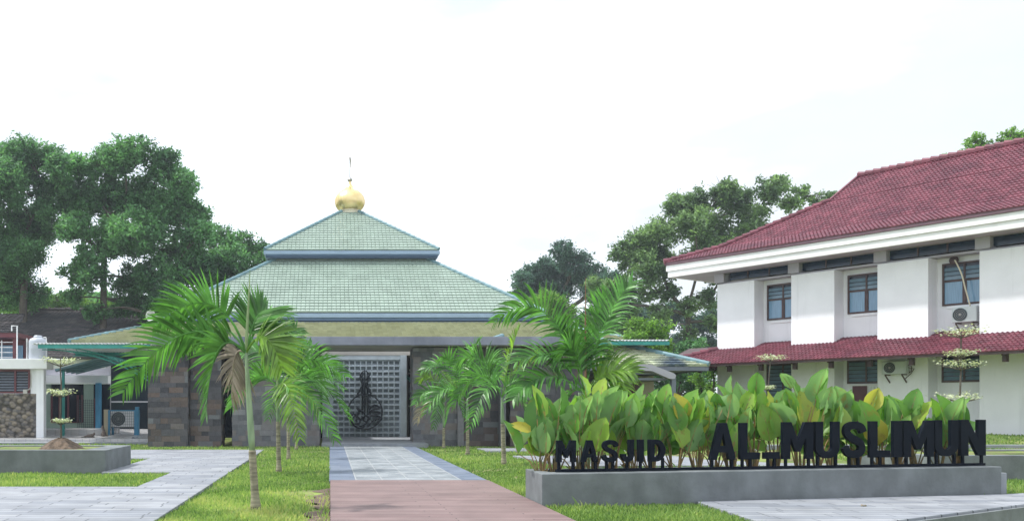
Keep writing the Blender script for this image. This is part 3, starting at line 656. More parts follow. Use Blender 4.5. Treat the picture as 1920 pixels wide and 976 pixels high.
b = MB(); band(b, T0-2.09, 13.09, -1.11, 14.61, .2, 8.333, 8.62); b.build('fascia', M['fascia_white'], wb, local=True, bevel=.01)
b = MB(); band(b, T0-2.14, 13.14, -1.17, 14.67, .2, 8.623, 8.78); b.build('gutter', M['fascia_maroon'], wb, local=True, bevel=.01)
roll = [(0, 0), (.2, .1), (.35, .6), (.5, 1), (.65, .6), (.8, .1)]
def slope_pts(ca, sa): return ca, sa
b = MB(); xa, xb, ya = T0-2.16, 13.16, -1.19; yb = 14.69; HB = (yb-ya)/2
def planes(b, t0, t1, z0, s_, gable=False):
    """one pitch of the hip roof between insets t0 and t1, starting at height z0"""
    ca = 1/math.sqrt(1+s_*s_); sa = s_*ca; S = (t1-t0)/ca
    tile_plane(b, (xa, ya+t0, z0), (1, 0, 0), (0, ca, sa), (0, -sa, ca), S, lambda s: (gl(t0+s*ca), xb-xa-gl(t0+s*ca)), .165, .28, .04, .035, roll)
    tile_plane(b, (xb, yb-t0, z0), (-1, 0, 0), (0, -ca, sa), (0, sa, ca), S, lambda s: (gl(t0+s*ca), xb-xa-gl(t0+s*ca)), .4, .33, .05, .04, roll)
    if not gable:
        tile_plane(b, (xa+t0, yb, z0), (0, -1, 0), (ca, 0, sa), (-sa, 0, ca), S, lambda s: (t0+s*ca, yb-ya-t0-s*ca), .4, .33, .05, .04, roll)
        tile_plane(b, (xb-t0, ya, z0), (0, 1, 0), (-ca, 0, sa), (sa, 0, ca), S, lambda s: (t0+s*ca, yb-ya-t0-s*ca), .4, .33, .05, .04, roll)
GB = 5.33
gl = lambda t: min(t, GB)
zA = 8.76; planes(b, 0, 1.85, zA, .34); zB = zA+1.85*.34; planes(b, 1.85, GB, zB, .59); zC = zB+(GB-1.85)*.59; planes(b, GB, HB, zC, .59, True); zD = zC+(HB-GB)*.59
i = len(b.v)
for xg in (xa+GB+.02, xb-GB-.02):
    b.quad((xg, ya+GB, zC), (xg, yb-GB, zC), (xg, (ya+yb)/2, zD), (xg, (ya+yb)/2, zD))
rr_ = b.build('roof', M['red_tile'], wb, local=True)
b = MB()
def caps(b, p0, p1, r=.13, st=.36):
    p0, p1 = Vector(p0), Vector(p1); n = max(1, int((p1-p0).length/st))
    for k in range(n): a = p0.lerp(p1, k/n); c = p0.lerp(p1, (k+1.08)/n); b.tube([a+Vector((0, 0, .03)), c], [r*1.15, r*.85], 8)
ym = (ya+yb)/2
caps(b, (xa+GB, ym, zD+.06), (xb-GB, ym, zD+.06), .15)
for sx, x0_ in ((1, xa), (-1, xb)):
    for sy, y0_ in ((1, ya), (-1, yb)):
        caps(b, (x0_, y0_, zA+.05), (x0_+sx*1.85, y0_+sy*1.85, zB+.05)); caps(b, (x0_+sx*1.85, y0_+sy*1.85, zB+.05), (x0_+sx*GB, y0_+sy*GB, zC+.05))
        b.bar((x0_+sx*GB, y0_+sy*GB, zC+.05), (x0_+sx*GB, ym, zD+.05), .1, .12)
b.build('ridge_cap', M['red_tile'], rr_, local=True)
# skirt roof over the ground floor
b = MB(); s_ = .36; ca = 1/math.sqrt(1+s_*s_); sa = s_*ca; zs = 3.57; OV = 2.15
tile_plane(b, (T0-OV, -OV, zs), (1, 0, 0), (0, ca, sa), (0, -sa, ca), (OV+.74)/ca, lambda s: (s*ca, 24), .165, .28, .04, .035, roll)
tile_plane(b, (T0-OV, 13, zs), (0, -1, 0), (ca, 0, sa), (-sa, 0, ca), (OV+.0)/ca, lambda s: (0, 13+OV-s*ca), .2, .33, .05, .04, roll)
sk = b.build('skirt_roof', M['red_tile'], wb, local=True)
b = MB(); caps(b, (T0-OV, -OV, zs+.05), (T0, 0, zs+OV*s_+.05)); b.build('ridge_cap', M['red_tile'], sk, local=True)
b = MB(); b.box(T0-OV+.04, 10, -OV+.04, -OV+.08, zs-.10, zs+.02); b.box(T0-OV+.04, T0-OV+.08, -OV+.08, 13, zs-.10, zs+.02)
b.quad((T0-OV+.08, -OV+.08, zs-.02), (10, -OV+.08, zs-.02), (10, .7, zs+2.8*s_-.02), (T0-OV+.08, .7, zs+2.8*s_-.02))
b.build('eave_board', M['brown'], wb, local=True)
for k in range(14):
    b = MB(); x = T0+.15+k*1.56
    b.obox((x, -OV+.3, zs-.14), (.09, 0, 0), (0, OV-.25, (OV-.25)*s_), (0, 0, .16)); b.box(x-.03, x+.12, -OV+.45, -OV+.62, zs-.36, zs+.02)
    b.build('bracket', M['brown'], wb, local=True)

def ac_unit(x, y, z, w, h, label, rz=TH, origin=(25.12, 34, 0), cage=False, m='ac'):
    q = Matrix.Rotation(rz, 3, 'Z'); p = Vector(origin)+q @ Vector((x, y, z))
    t = thing('air_conditioner', label, 'air conditioner', p, rz)
    b = MB(); b.box(0, w, 0, .32, 0, h); c_ = b.build('casing', M[m], t, local=True, bevel=.02)
    b = MB(); c = Vector((w*.34, -.012, h*.5)); R = h*.42; b.lathe([(0.01, .0), (R, .0), (R, .012), (R-.03, .02)], c, 28, (0, -1, 0)); g = b.build('fan_grille', M['ac_dark'], t, local=True)
    b = MB(); b.lathe([(0, .022), (.035, .02), (.035, 0)], c, 12, (0, -1, 0))
    for k in range(1, 4):
        rr = R*k/4; b.tube([c+Vector((rr*math.cos(a), -.02, rr*math.sin(a))) for a in [k2*math.pi/12 for k2 in range(25)]], .005, 4)
    b.build('hub', M['steel'], g, local=True)
    if not cage:
        b = MB()
        for xx in (.12, w-.16):
            q_ = MB(); q_.box(xx, xx+.05, -.02, .42, -.05, -.003); q_.bar((xx+.025, .0, -.05), (xx+.025, .42, -.38), .04); q_.build('bracket', M['brown'], t, local=True)
        b.tube([(w+.0, .2, .35), (w+.13, .2, .3), (w+.1, .25, .1), (w, .28, .05)], .018, 6); b.tube([(w+.0, .22, .25), (w+.22, .22, .2), (w+.05, .3, .0), (w-.2, .36, -.2)], .015, 6)
        b.build('pipe', M['brown'], t, local=True)
    return t
xg = T0+3.73*2+1.94
u = ac_unit(xg+.70, .33, 4.90, .86, .60, 'air conditioner on the upper wall under the window with a drooping white hose')
q = Matrix.Rotation(TH, 3, 'Z'); O = Vector((25.12, 34, 0))
hs = thing('hose', 'pale drooping hose from a dark wall hole down to the upper air conditioner', 'hose', O+q @ Vector((xg+.66, .6, 7.3)), TH)
b = MB(); b.tube(curve([(0, .05, .05), (.12, -.15, .02), (.35, -.2, -.5), (.48, -.18, -1.1), (.62, -.12, -1.78)], 8), .026, 8); b.build('pipe', M['cream'], hs, local=True, smooth=True)
b = MB(); b.lathe([(.02, .0), (.15, .02), (.17, .1), (.12, .14), (.01, .15)], (0, .08, .08), 14, (0, -1, .2)); b.build('cowl', M['brown'], hs, local=True)
ac_unit(T0+3.73*2+.35, -.36, 2.93, .92, .52, 'air conditioner mounted high on the lower wall under the maroon skirt roof', m='ac')

# ---------------------------------------------------------------- buildings at the left
lb = thing('stone_building', 'white flat roofed building with a river pebble wall at the left edge', 'building', (-16, 43, 0))
xr = at(83, 0, 43).x; xp = at(69, 0, 43).x
b = MB(); b.box(-27, xp, 43, 43.3, -.05, 2.22); b.build('pebble_wall', M['pebble'], lb)
b = MB(); b.box(at(57, 0, 43).x, xp, 43.02, 43.3, 2.22, 3.38); b.box(xp+.003, xr, 42.9, 43.3, -.05, 3.38); b.box(-27, -16.6, 43.31, 52, -.05, 3.3); b.build('wall', M['white'], lb)
b = MB(); b.prism([(-27, 42.6), (xr+.25, 42.6), (xr+.2, 43.8), (-15.9, 44.3), (-15.9, 52), (-27, 52)], 3.383, 3.86); b.build('roof_slab', M['fascia_white'], lb, bevel=.02)
f = MB(); wx0, wx1 = at(-20, 0, 43).x, at(56, 0, 43).x; f.box(wx0, wx1, 42.98, 43.05, 2.24, 2.32); f.box(wx0, wx1, 42.98, 43.05, 3.28, 3.37)
xm = at(27, 0, 43).x
for x in (wx0, xm, wx1-.08): f.box(x, x+.09, 42.975, 43.05, 2.32, 3.28)
fo = f.build('window', M['maroon'], lb); l = MB(); z = 2.36
while z < 3.24: l.obox((wx0+.1, 42.99, z), (wx1-wx0-.2, 0, 0), (0, .06, .075), (0, .012, 0)); z += .13
l.build('louvre', M['grey_paint'], fo); g = MB(); g.box(wx0, wx1, 43.08, 43.1, 2.24, 3.37); g.build('pane', M['glass_dark'], fo)
b = MB(); b.tube(curve([(xp-.25, 42.86, 3.36), (xp-.22, 42.86, 3.0), (xp-.25, 42.86, 2.5), (xp-.45, 42.86, 2.38)], 6), .03, 6); b.box(xp-.62, xp-.42, 42.9, 43.0, 2.22, 2.42); b.build('conduit', M['steel'], lb)
# roof room on top with small tiled roof
rm = thing('roof_room', 'small rooftop room with maroon gutter and clay tiles on the white flat roof', 'building', (-16, 45, 3.86))
x1 = at(38, 0, 45).x; x2 = at(27, 0, 45).x; zg = 1.6+(HY-632)*45/F
b = MB(); b.box(-27, x1, 44.6, 48, zg-.02, zg+.20); b.build('gutter', M['maroon'], rm, bevel=.01)
b = MB(); tile_plane(b, (-27, 44.55, zg+.2), (1, 0, 0), (0, .94, .34), (0, -.34, .94), 3.4, lambda s: (0, x1+27-s*.2), .28, .3, .08, .06); b.build('roof', M['dark_tile'], rm)
b = MB(); b.box(x2-.05, x2+.12, 44.9, 45.05, 3.86, zg-.02); b.box(-27, x2, 46.5, 46.7, 3.86, zg-.02); b.build('wall', M['maroon'], rm)
b = MB(); b.box(-27, x2-.06, 46.38, 46.45, 3.9, zg-.3); b.build('pane', M['curtain'], rm)
b = MB()
for z in (4.05, 4.3, 4.55, 4.8): b.bar((-27, 45, z), (x2-.05, 45, z), .035)
b.bar((x1-.9, 44.95, 3.86), (x1-.9, 44.95, 4.9), .04); b.build('railing', M['white_metal'], rm)
tk = thing('water_tank', 'grey cylindrical water tank on the white flat roof', 'water tank', (at(75, 0, 43.6).x, 43.3, 3.86))
cxx = at(75, 0, 43.6).x
b = MB(); b.lathe([(.42, 3.86), (.44, 3.95), (.43, 4.3), (.44, 4.34), (.43, 4.38), (.43, 4.68), (.36, 4.84), (.2, 4.9)], (cxx, 43.3, 0), 28); b.build('tank', M['tank'], tk, smooth=True)
b = MB(); b.lathe([(.2, 4.88), (.2, 4.96), (.16, 5.0), (.0, 5.0)], (cxx, 43.3, 0), 20); b.build('lid', M['tank'], tk)
b = MB(); b.tube([(cxx+.3, 43.2, 4.9), (cxx+.44, 43.1, 4.9), (cxx+.46, 43.1, 4.8), (cxx+.46, 43.1, 3.87)], .022, 6); b.tube([(cxx-.46, 43.1, 3.87), (cxx-.46, 43.1, 4.85)], .022, 6); b.build('pipe', M['white_metal'], tk)
vp = thing('vent_pipe', 'bent white vent pipe standing behind the rooftop room gutter', 'pipe', (at(32, 0, 44.3).x, 44.3, 3.86)); xx = at(32, 0, 44.3).x
b = MB(); b.tube([(xx, 44.3, 3.87), (xx, 44.3, 5.55), (xx-.26, 44.3, 5.55), (xx-.26, 44.3, 5.3)], .035, 8); b.build('pipe', M['white_metal'], vp)

# porch house between
ph = thing('porch_house', 'mint walled house with dark windows behind the teal roofed porch', 'house', (-14, 50, 0))
X = lambda px, D=50: at(px, 0, D).x
Zp = lambda py, D=50: 1.6+(HY-py)*D/F
b = MB(); b.box(X(80), X(158), 50, 50.2, .1, Zp(791)); b.box(X(157), X(175), 50, 50.2, .1, Zp(719)); b.prism([(X(60), 50.21), (X(200), 50.21), (at(196, 0, 56).x-.6, 56), (X(60), 56)], .1, Zp(719)); b.build('wall', M['mint'], ph)
b = MB(); b.box(X(80), X(206), 49.6, 50.2, Zp(718), Zp(704)); b.build('beam', M['fascia_white'], ph); b = MB(); b.box(X(80), X(206), 50, 50.2, Zp(703), Zp(690)); b.build('upper_wall', M['lavender'], ph)
f = MB()
for px in (97, 112, 128, 146, 154): f.box(X(px)-.05, X(px)+.05, 49.95, 50.02, Zp(791), Zp(740))
f.box(X(97), X(155), 49.95, 50.02, Zp(792), Zp(790)); fo = f.build('window', M['maroon'], ph)
b = MB(); b.box(X(96), X(156), 50.03, 50.06, Zp(791), Zp(719.5)); b.build('pane', M['glass_dark'], fo)
b = MB(); b.box(X(176), X(186), 50, 50.1, .15, Zp(746)); b.build('door', M['door'], ph)
b = MB(); b.box(X(175.2), X(205), 50.1, 50.2, .1, Zp(719.5)); b.build('dark_opening', M['glass_dark'], ph)
b = MB(); b.box(X(185), X(194), 49.3, 49.6, .1, Zp(718)); b.build('column', M['blue_col'], ph)
b = MB()
for k in range(9): x = X(149)+k*.11*1.0; b.box(x, x+.018, 49.6, 49.62, .45, Zp(748))
for k in range(12): z = .5+k*.13; b.box(X(149), X(149)+.9, 49.6, 49.62, z, z+.018)
b.build('grille', M['ac_dark'], ph)
cp = thing('porch_canopy', 'sloping teal sheet canopy on a teal post in front of the mint house', 'canopy', (-14, 47, 0))
b = MB(); xa_, xb_ = at(108, 0, 46).x, at(204, 0, 46).x; za_, zb_ = 1.6+(HY-694)*46/F, 1.6+(HY-669)*46/F
b.obox((xa_, 45.6, za_), (xb_-xa_, 0, zb_-za_), (0, 4, 0), (0, 0, .04)); b.build('sheet', M['teal'], cp)
b = MB()
for k in range(5): b.obox((xa_, 45.7+k*.9, za_-.09), (xb_-xa_, 0, zb_-za_), (0, .06, 0), (0, 0, .08))
b.obox((xa_, 45.58, za_-.05), (xb_-xa_, 0, zb_-za_), (0, -.03, 0), (0, 0, .1))
b.build('purlin', M['teal_ridge'], cp)
b = MB(); xx = at(121.5, 0, 46).x; b.box(xx-.06, xx+.06, 45.7, 45.82, .15, za_+.1); b.build('post', M['teal'], cp)
# big dark tiled roof behind
dh = thing('dark_roof_building', 'long building with a weathered dark clay tile roof behind the left trees', 'building', (-24, 78, 0))
b = MB(); e0 = at(-60, 672, 66); r0 = at(-60, 583, 80); V = Vector((0, r0.y-e0.y, r0.z-e0.z)); S = V.length; V.normalize(); N = Vector((0, -V.z, V.y)); ln = at(330, 0, 66).x-e0.x
tile_plane(b, (e0.x, e0.y, e0.z), (1, 0, 0), V, N, S, lambda s: (0, ln-.1*s), .34, .42, .09, .07)
tile_plane(b, (e0.x+ln, 2*r0.y-e0.y, e0.z), (-1, 0, 0), Vector((0, -V.y, V.z)), Vector((0, V.z, V.y)), S, lambda s: (.1*s, ln), .6, .8, .09, .07)
r_ = b.build('roof', M['dark_tile'], dh); b = MB(); caps(b, (e0.x, r0.y, r0.z+.1), (e0.x+ln-S*.1, r0.y, r0.z+.1), .2, .5); b.build('ridge_cap', M['dark_tile'], r_)
b = MB(); b.box(e0.x+.4, e0.x+ln-.6, e0.y+.8, 2*r0.y-e0.y-.8, 0, e0.z); b.build('wall', M['white'], dh)
# caged air conditioner at the porch
u = ac_unit(at(208, 0, 47).x, 47, Zp(800, 47), at(249, 0, 47).x-at(208, 0, 47).x, .86, 'large air conditioner in a blue wire cage on the porch', rz=0, origin=(0, 0, 0), cage=True, m='fascia_white')
cg = thing('wire_cage', 'blue framed wire cage around the porch air conditioner', 'cage', (at(228, 0, 46.8).x, 46.8, .15))
xa_, xb_ = at(205, 0, 46.8).x, at(254, 0, 46.8).x; b = MB()
for x in (xa_, xb_): b.box(x-.05, x+.05, 46.7, 46.8, .15, Zp(768, 46.8)); b.box(x-.05, x+.05, 47.5, 47.6, .15, Zp(768, 46.8))
b.box(xa_+.05, xb_-.05, 46.7, 46.8, Zp(770, 46.8), Zp(768, 46.8)); b.build('frame', M['blue_col'], cg)
b = MB()
for k in range(12): x = xa_+.08+k*(xb_-xa_-.16)/11; b.bar((x, 46.72, .4), (x, 46.72, Zp(770, 46.8)), .012)
for k in range(8): z = .42+k*.14; b.bar((xa_, 46.72, z), (xb_, 46.72, z), .012)
b.build('wire_mesh', M['ac_dark'], cg)
b = MB(); b.box(xb_+.02, xb_+.2, 46.6, 46.8, .15, 1.6); tag(b.build('post', M['blue_col']), 'thick blue post right of the caged air conditioner', 'post')
b = MB(); x = at(200, 0, 46.9).x; b.box(x-.1, x+.12, 46.7, 46.9, .15, Zp(767, 46.8)); tag(b.build('pillar', M['beige']), 'short beige pillar left of the caged air conditioner', 'pillar')
# cats
def cat_sit():
    p = Vector((at(195, 0, 44.5).x, 44.5, .15)); t = tag(skin('cat', [(0, 0, .11), (0, 0, .22), (-.02, 0, .34), (-.06, 0, .44), (-.15, 0, .42), (-.06, .06, .02), (-.10, .05, .01), (-.06, -.06, .02), (-.10, -.05, .01), (-.05, .03, .26), (-.11, .04, .12), (-.13, .04, .01), (-.05, -.03, .26), (-.11, -.04, .12), (-.13, -.04, .01), (.13, 0, .03), (.2, .08, .02), (-.05, .06, .54), (-.05, -.06, .54)],
        [(0, 1), (1, 2), (2, 3), (3, 4), (0, 5), (5, 6), (0, 7), (7, 8), (1, 9), (9, 10), (10, 11), (1, 12), (12, 13), (13, 14), (0, 15), (15, 16), (3, 17), (3, 18)],
        [.12, .095, .05, .085, .045, .05, .03, .05, .03, .03, .025, .025, .03, .025, .025, .03, .018, .012, .012], M['cat']), 'brown cat sitting upright on the porch step', 'cat'); t.location = p
def cat_lie():
    p = Vector((at(166, 0, 43.2).x, 43.2, .15)); t = tag(skin('cat', [(0, 0, .09), (.16, 0, .10), (.27, 0, .13), (.35, 0, .20), (.41, -.03, .19), (-.14, 0, .07), (-.3, .02, .03), (-.45, .0, .02), (.22, -.08, .03), (.36, -.1, .025), (.22, .08, .03), (.36, .1, .025), (-.08, -.1, .04), (.06, -.13, .03), (.34, .04, .28), (.34, -.04, .28)],
        [(0, 1), (1, 2), (2, 3), (3, 4), (0, 5), (5, 6), (6, 7), (1, 8), (8, 9), (1, 10), (10, 11), (5, 12), (12, 13), (3, 14), (3, 15)],
        [.10, .095, .065, .085, .045, .085, .022, .014, .035, .022, .035, .022, .04, .025, .013, .013], M['cat']), 'brown cat lying on the porch floor with its head up', 'cat'); t.location = p; t.scale = (.8, .8, .85)
cat_sit(); cat_lie()
sh = thing('slippers', 'dark pair of slippers left on the porch edge', 'slippers', (at(255, 0, 41.6).x, 41.6, .15)); px_ = sh.location
b = MB()
for dx in (-.12, .06):
    P = [(dx+.05*math.sin(a)*(1+.25*math.cos(a)), -.13*math.cos(a)) for a in [k*math.pi/7 for k in range(14)]]; b.prism(P, 0.002, .03)
    b.tube([(dx-.05, -.06, .03), (dx-.02, -.07, .07), (dx+.02, -.07, .07), (dx+.05, -.06, .03)], .014, 6)
b.build('sole', M['grey_paint'], sh, local=True)
# something pale behind the mosque roof at the right
p = at(1020, 600, 100); ct = thing('distant_house', 'pale pinkish house top peeking over the mosque lower roof at right', 'house', (p.x, p.y, 0))
b = MB(); b.box(p.x-1.4, p.x+2.2, 100, 104, 0, p.z+.1); b.build('wall', mat('pink_plaster', (.55, .42, .38), .8), ct)
b = MB(); b.prism([(p.x-1.8, 99.6), (p.x+2.6, 99.6), (p.x+2.6, 104.4), (p.x-1.8, 104.4)], p.z+.1, p.z+.35); b.box(p.x-.9, p.x+1.2, 101, 103, p.z+.35, p.z+.8); b.build('roof', M['tank'], ct)

# ---------------------------------------------------------------- planters and sign
def ring_planter(name, label, outer, inner, z0, z1, m, fill, fillz, cat='planter'):
    t = thing(name, label, cat, (sum(p[0] for p in outer)/4, sum(p[1] for p in outer)/4, 0)); b = MB(); n = 4
    for a, zz in ((outer, z0), (outer, z1), (inner, z1), (inner, fillz-.1)): b.v += [(x, y, zz) for x, y in a]
    for k in range(4):
        j = (k+1) % 4; b.f += [(k, j, 4+j, 4+k), (4+k, 4+j, 8+j, 8+k), (8+k, 8+j, 12+j, 12+k)]; b.r += [.5]*3
    b.build('wall', m, t, bevel=.015); g = MB(); g.quad(*[(x, y, fillz) for x, y in inner]); g.build('soil', fill, t); return t
# front planter
A = Vector((3.47, 14.86, 0)); B = Vector((12.37, 16.70, 0)); d = (B-A).normalized(); nn = Vector((-d.y, d.x, 0)); wd_ = 1.05
o4 = [A.xy, B.xy, (B+nn*wd_).xy, Vector((3.47, (A+nn*wd_).y+.22))]
i4 = [(A+d*.35+nn*.42).xy, (B-d*.2+nn*.42).xy, (B-d*.2+nn*(wd_-.14)).xy, (A+d*.35+nn*(wd_-.14)).xy]
fp = ring_planter('planter', 'long smooth grey concrete planter under the black sign letters', [tuple(p) for p in o4], [tuple(p) for p in i4], -.12, .5, M['concrete'], M['soil'], .44)
b = MB(); P0 = B+d*.003+nn*.06; b.obox(P0+Vector((0, 0, -.12)), d*.18, nn*.8, Vector((0, 0, .50))); b.build('end_block', M['concrete_light'], fp, bevel=.01)
# left planter
lp = ring_planter('planter', 'square grey concrete planter at left holding a pale leaved sapling', [(-9.4, 22.5), (-5.58, 22.5), (-5.58, 25.4), (-9.4, 25.4)], [(-9.0, 22.75), (-6.15, 22.75), (-6.15, 25.1), (-9.0, 25.1)], -.12, .53, M['concrete'], M['ground'], .50)
rp_ = ring_planter('planter', 'grey concrete planter at the right edge behind the sign', [(13.6, 20.6), (22, 20.6), (22, 23.6), (13.6, 23.6)], [(13.85, 20.85), (21.7, 20.85), (21.7, 23.3), (13.85, 23.3)], -.12, .5, M['concrete'], M['ground'], .46)

# sign: separate letters standing on one rail
from mathutils.geometry import tessellate_polygon
def arc(cx_, cy_, rx, ry, a0, a1, n=10): return [(cx_+rx*math.cos(math.radians(a0+(a1-a0)*k/n)), cy_+ry*math.sin(math.radians(a0+(a1-a0)*k/n))) for k in range(n+1)]
GL = {
 'M': [[(0, 0), (0, 1), (.27, 1), (.5, .50), (.73, 1), (1, 1), (1, 0), (.76, 0), (.76, .58), (.57, .20), (.43, .20), (.24, .58), (.24, 0)]],
 'A': [[(0, 0), (.35, 1), (.65, 1), (1, 0), (.73, 0), (.67, .2), (.33, .2), (.27, 0)], [(.40, .38), (.60, .38), (.5, .74)]],
 'L': [[(0, 0), (0, 1), (.37, 1), (.37, .19), (1, .19), (1, 0)]],
 'N': [[(0, 0), (0, 1), (.30, 1), (.70, .44), (.70, 1), (1, 1), (1, 0), (.70, 0), (.30, .56), (.30, 0)]],
 'U': [[(0, 1)]+arc(.5, .30, .5, .30, 180, 360, 14)+[(1, 1), (.69, 1)]+arc(.5, .30, .19, .12, 360, 180, 10)+[(.31, 1)]],
 'D': [[(0, 0), (0, 1), (.42, 1)]+arc(.42, .5, .58, .5, 90, -90, 14), [(.33, .2)]+arc(.42, .5, .25, .30, -90, 90, 10)+[(.33, .8)]],
 'J': [[(.60, 1), (1, 1)]+arc(.5, .30, .5, .30, 0, -180, 14)+[(0, .36), (.38, .36)]+arc(.5, .30, .12, .10, 180, 360, 6)[0:]+[(.60, .3)]],
 'I': [[(0, 0), (0, 1), (1, 1), (1, 0)]], '_': [[(0, 0), (0, 1), (1, 1), (1, 0)]]}
def sign_letter(ch, w, h, t):
    if ch == 'S':
        cl_ = curve([Vector((x*w, 0, z*h)) for x, z in [(.90, .70), (.80, .84), (.5, .895), (.24, .84), (.17, .72), (.28, .60), (.5, .51), (.74, .42), (.835, .28), (.76, .15), (.5, .10), (.22, .15), (.10, .30)]], 4)
        L_, R_ = [], []
        for i, p in enumerate(cl_):
            d_ = (cl_[min(i+1, len(cl_)-1)]-cl_[max(i-1, 0)]).normalized(); q = Vector((-d_.z, 0, d_.x))*h*.10; L_.append(p+q); R_.append(p-q)
        loops = [[(p.x, p.z) for p in L_+R_[::-1]]]
    else: loops = [[(x*w, z*h) for x, z in lp_] for lp_ in GL[ch]]
    flat = [p for lp_ in loops for p in lp_]; n = len(flat)
    v = [(x, -t/2, z) for x, z in flat]+[(x, t/2, z) for x, z in flat]; f = []
    if ch == 'S':
        m_ = n//2
        for i in range(m_-1): f.append((i, i+1, n-2-i, n-1-i)); f.append((n+n-1-i, n+n-2-i, n+i+1, n+i))
    else:
        for tr_ in tessellate_polygon([[Vector((x, z, 0)) for x, z in lp_] for lp_ in loops]): f.append(tuple(tr_)); f.append(tuple(k+n for k in reversed(tr_)))
    o_ = 0
    for lp_ in loops:
        m_ = len(lp_)
        for k in range(m_): j = (k+1) % m_; f.append((o_+k, o_+j, n+o_+j, n+o_+k))
        o_ += m_
    me = bpy.data.meshes.new('letter'); me.from_pydata(v, [], f); bm = bmesh.new(); bm.from_mesh(me); bmesh.ops.recalc_face_normals(bm, faces=bm.faces); bm.to_mesh(me); bm.free(); return me
RA = Vector((3.82, 15.27, 0)); RB = Vector((12.26, 17.02, 0)); rd = (RB-RA).normalized(); rz = math.atan2(rd.y, rd.x)
sg = thing('sign', 'black raised letters reading MASJID AL_MUSLIMUN on a rail on the planter', 'sign', (RA.x, RA.y, .5), rz)
def rail_s(px):                            # distance along the rail of a photo column
    k = (px-HX)/F; return (k*RA.y-RA.x)/(rd.x-k*rd.y)
LET = [('M', 1043.4, 1078.5, 1.035, .67), ('A', 1089, 1120, 1.035, .67), ('S', 1128, 1158, 1.04, .66), ('J', 1164, 1187, 1.04, .66), ('I', 1195.5, 1205.5, 1.04, .66), ('D', 1215.5, 1246, 1.04, .66),
       ('A', 1329, 1378, 1.32, .675), ('L', 1386, 1422.5, 1.32, .675), ('_', 1431, 1460, .80, .68), ('M', 1466, 1522.5, 1.33, .67), ('U', 1527, 1572, 1.335, .675), ('S', 1579, 1621, 1.34, .675), ('L', 1629, 1666.5, 1.34, .68), ('I', 1673, 1689, 1.345, .68), ('M', 1692, 1748.5, 1.35, .68), ('U', 1750.5, 1794, 1.355, .685), ('N', 1799, 1845.5, 1.36, .69)]
for j, (ch, x0, x1, zt_, zb) in enumerate(LET):
    s0, s1 = rail_s(x0), rail_s(x1); w = s1-s0; h = zt_-zb
    me = sign_letter(ch, w, h, .07); me.materials.append(M['black']); o = bpy.data.objects.new('letter', me); SC.collection.objects.link(o); o.parent = sg
    o.location = (s0, 0, zb-.5)
    o['label'] = ('large' if j > 5 else 'small')+' black letter '+{'_': 'underscore'}.get(ch, ch)
    for q in ([.5] if w < .25 else [.12, .88] if ch in 'MUND' or ch == 'A' else [.15, .55] if ch == 'L' else [.3, .7]):
        b = MB(); xx = s0+w*q; b.box(xx-.022, xx+.022, -.02, .02, .02, zb-.5+.06); b.build('post', M['black'], sg, local=True)
b = MB(); ln = (RB-RA).length; b.box(-.02, ln+.02, -.03, .03, .003, .05); b.build('rail', M['black'], sg, local=True)

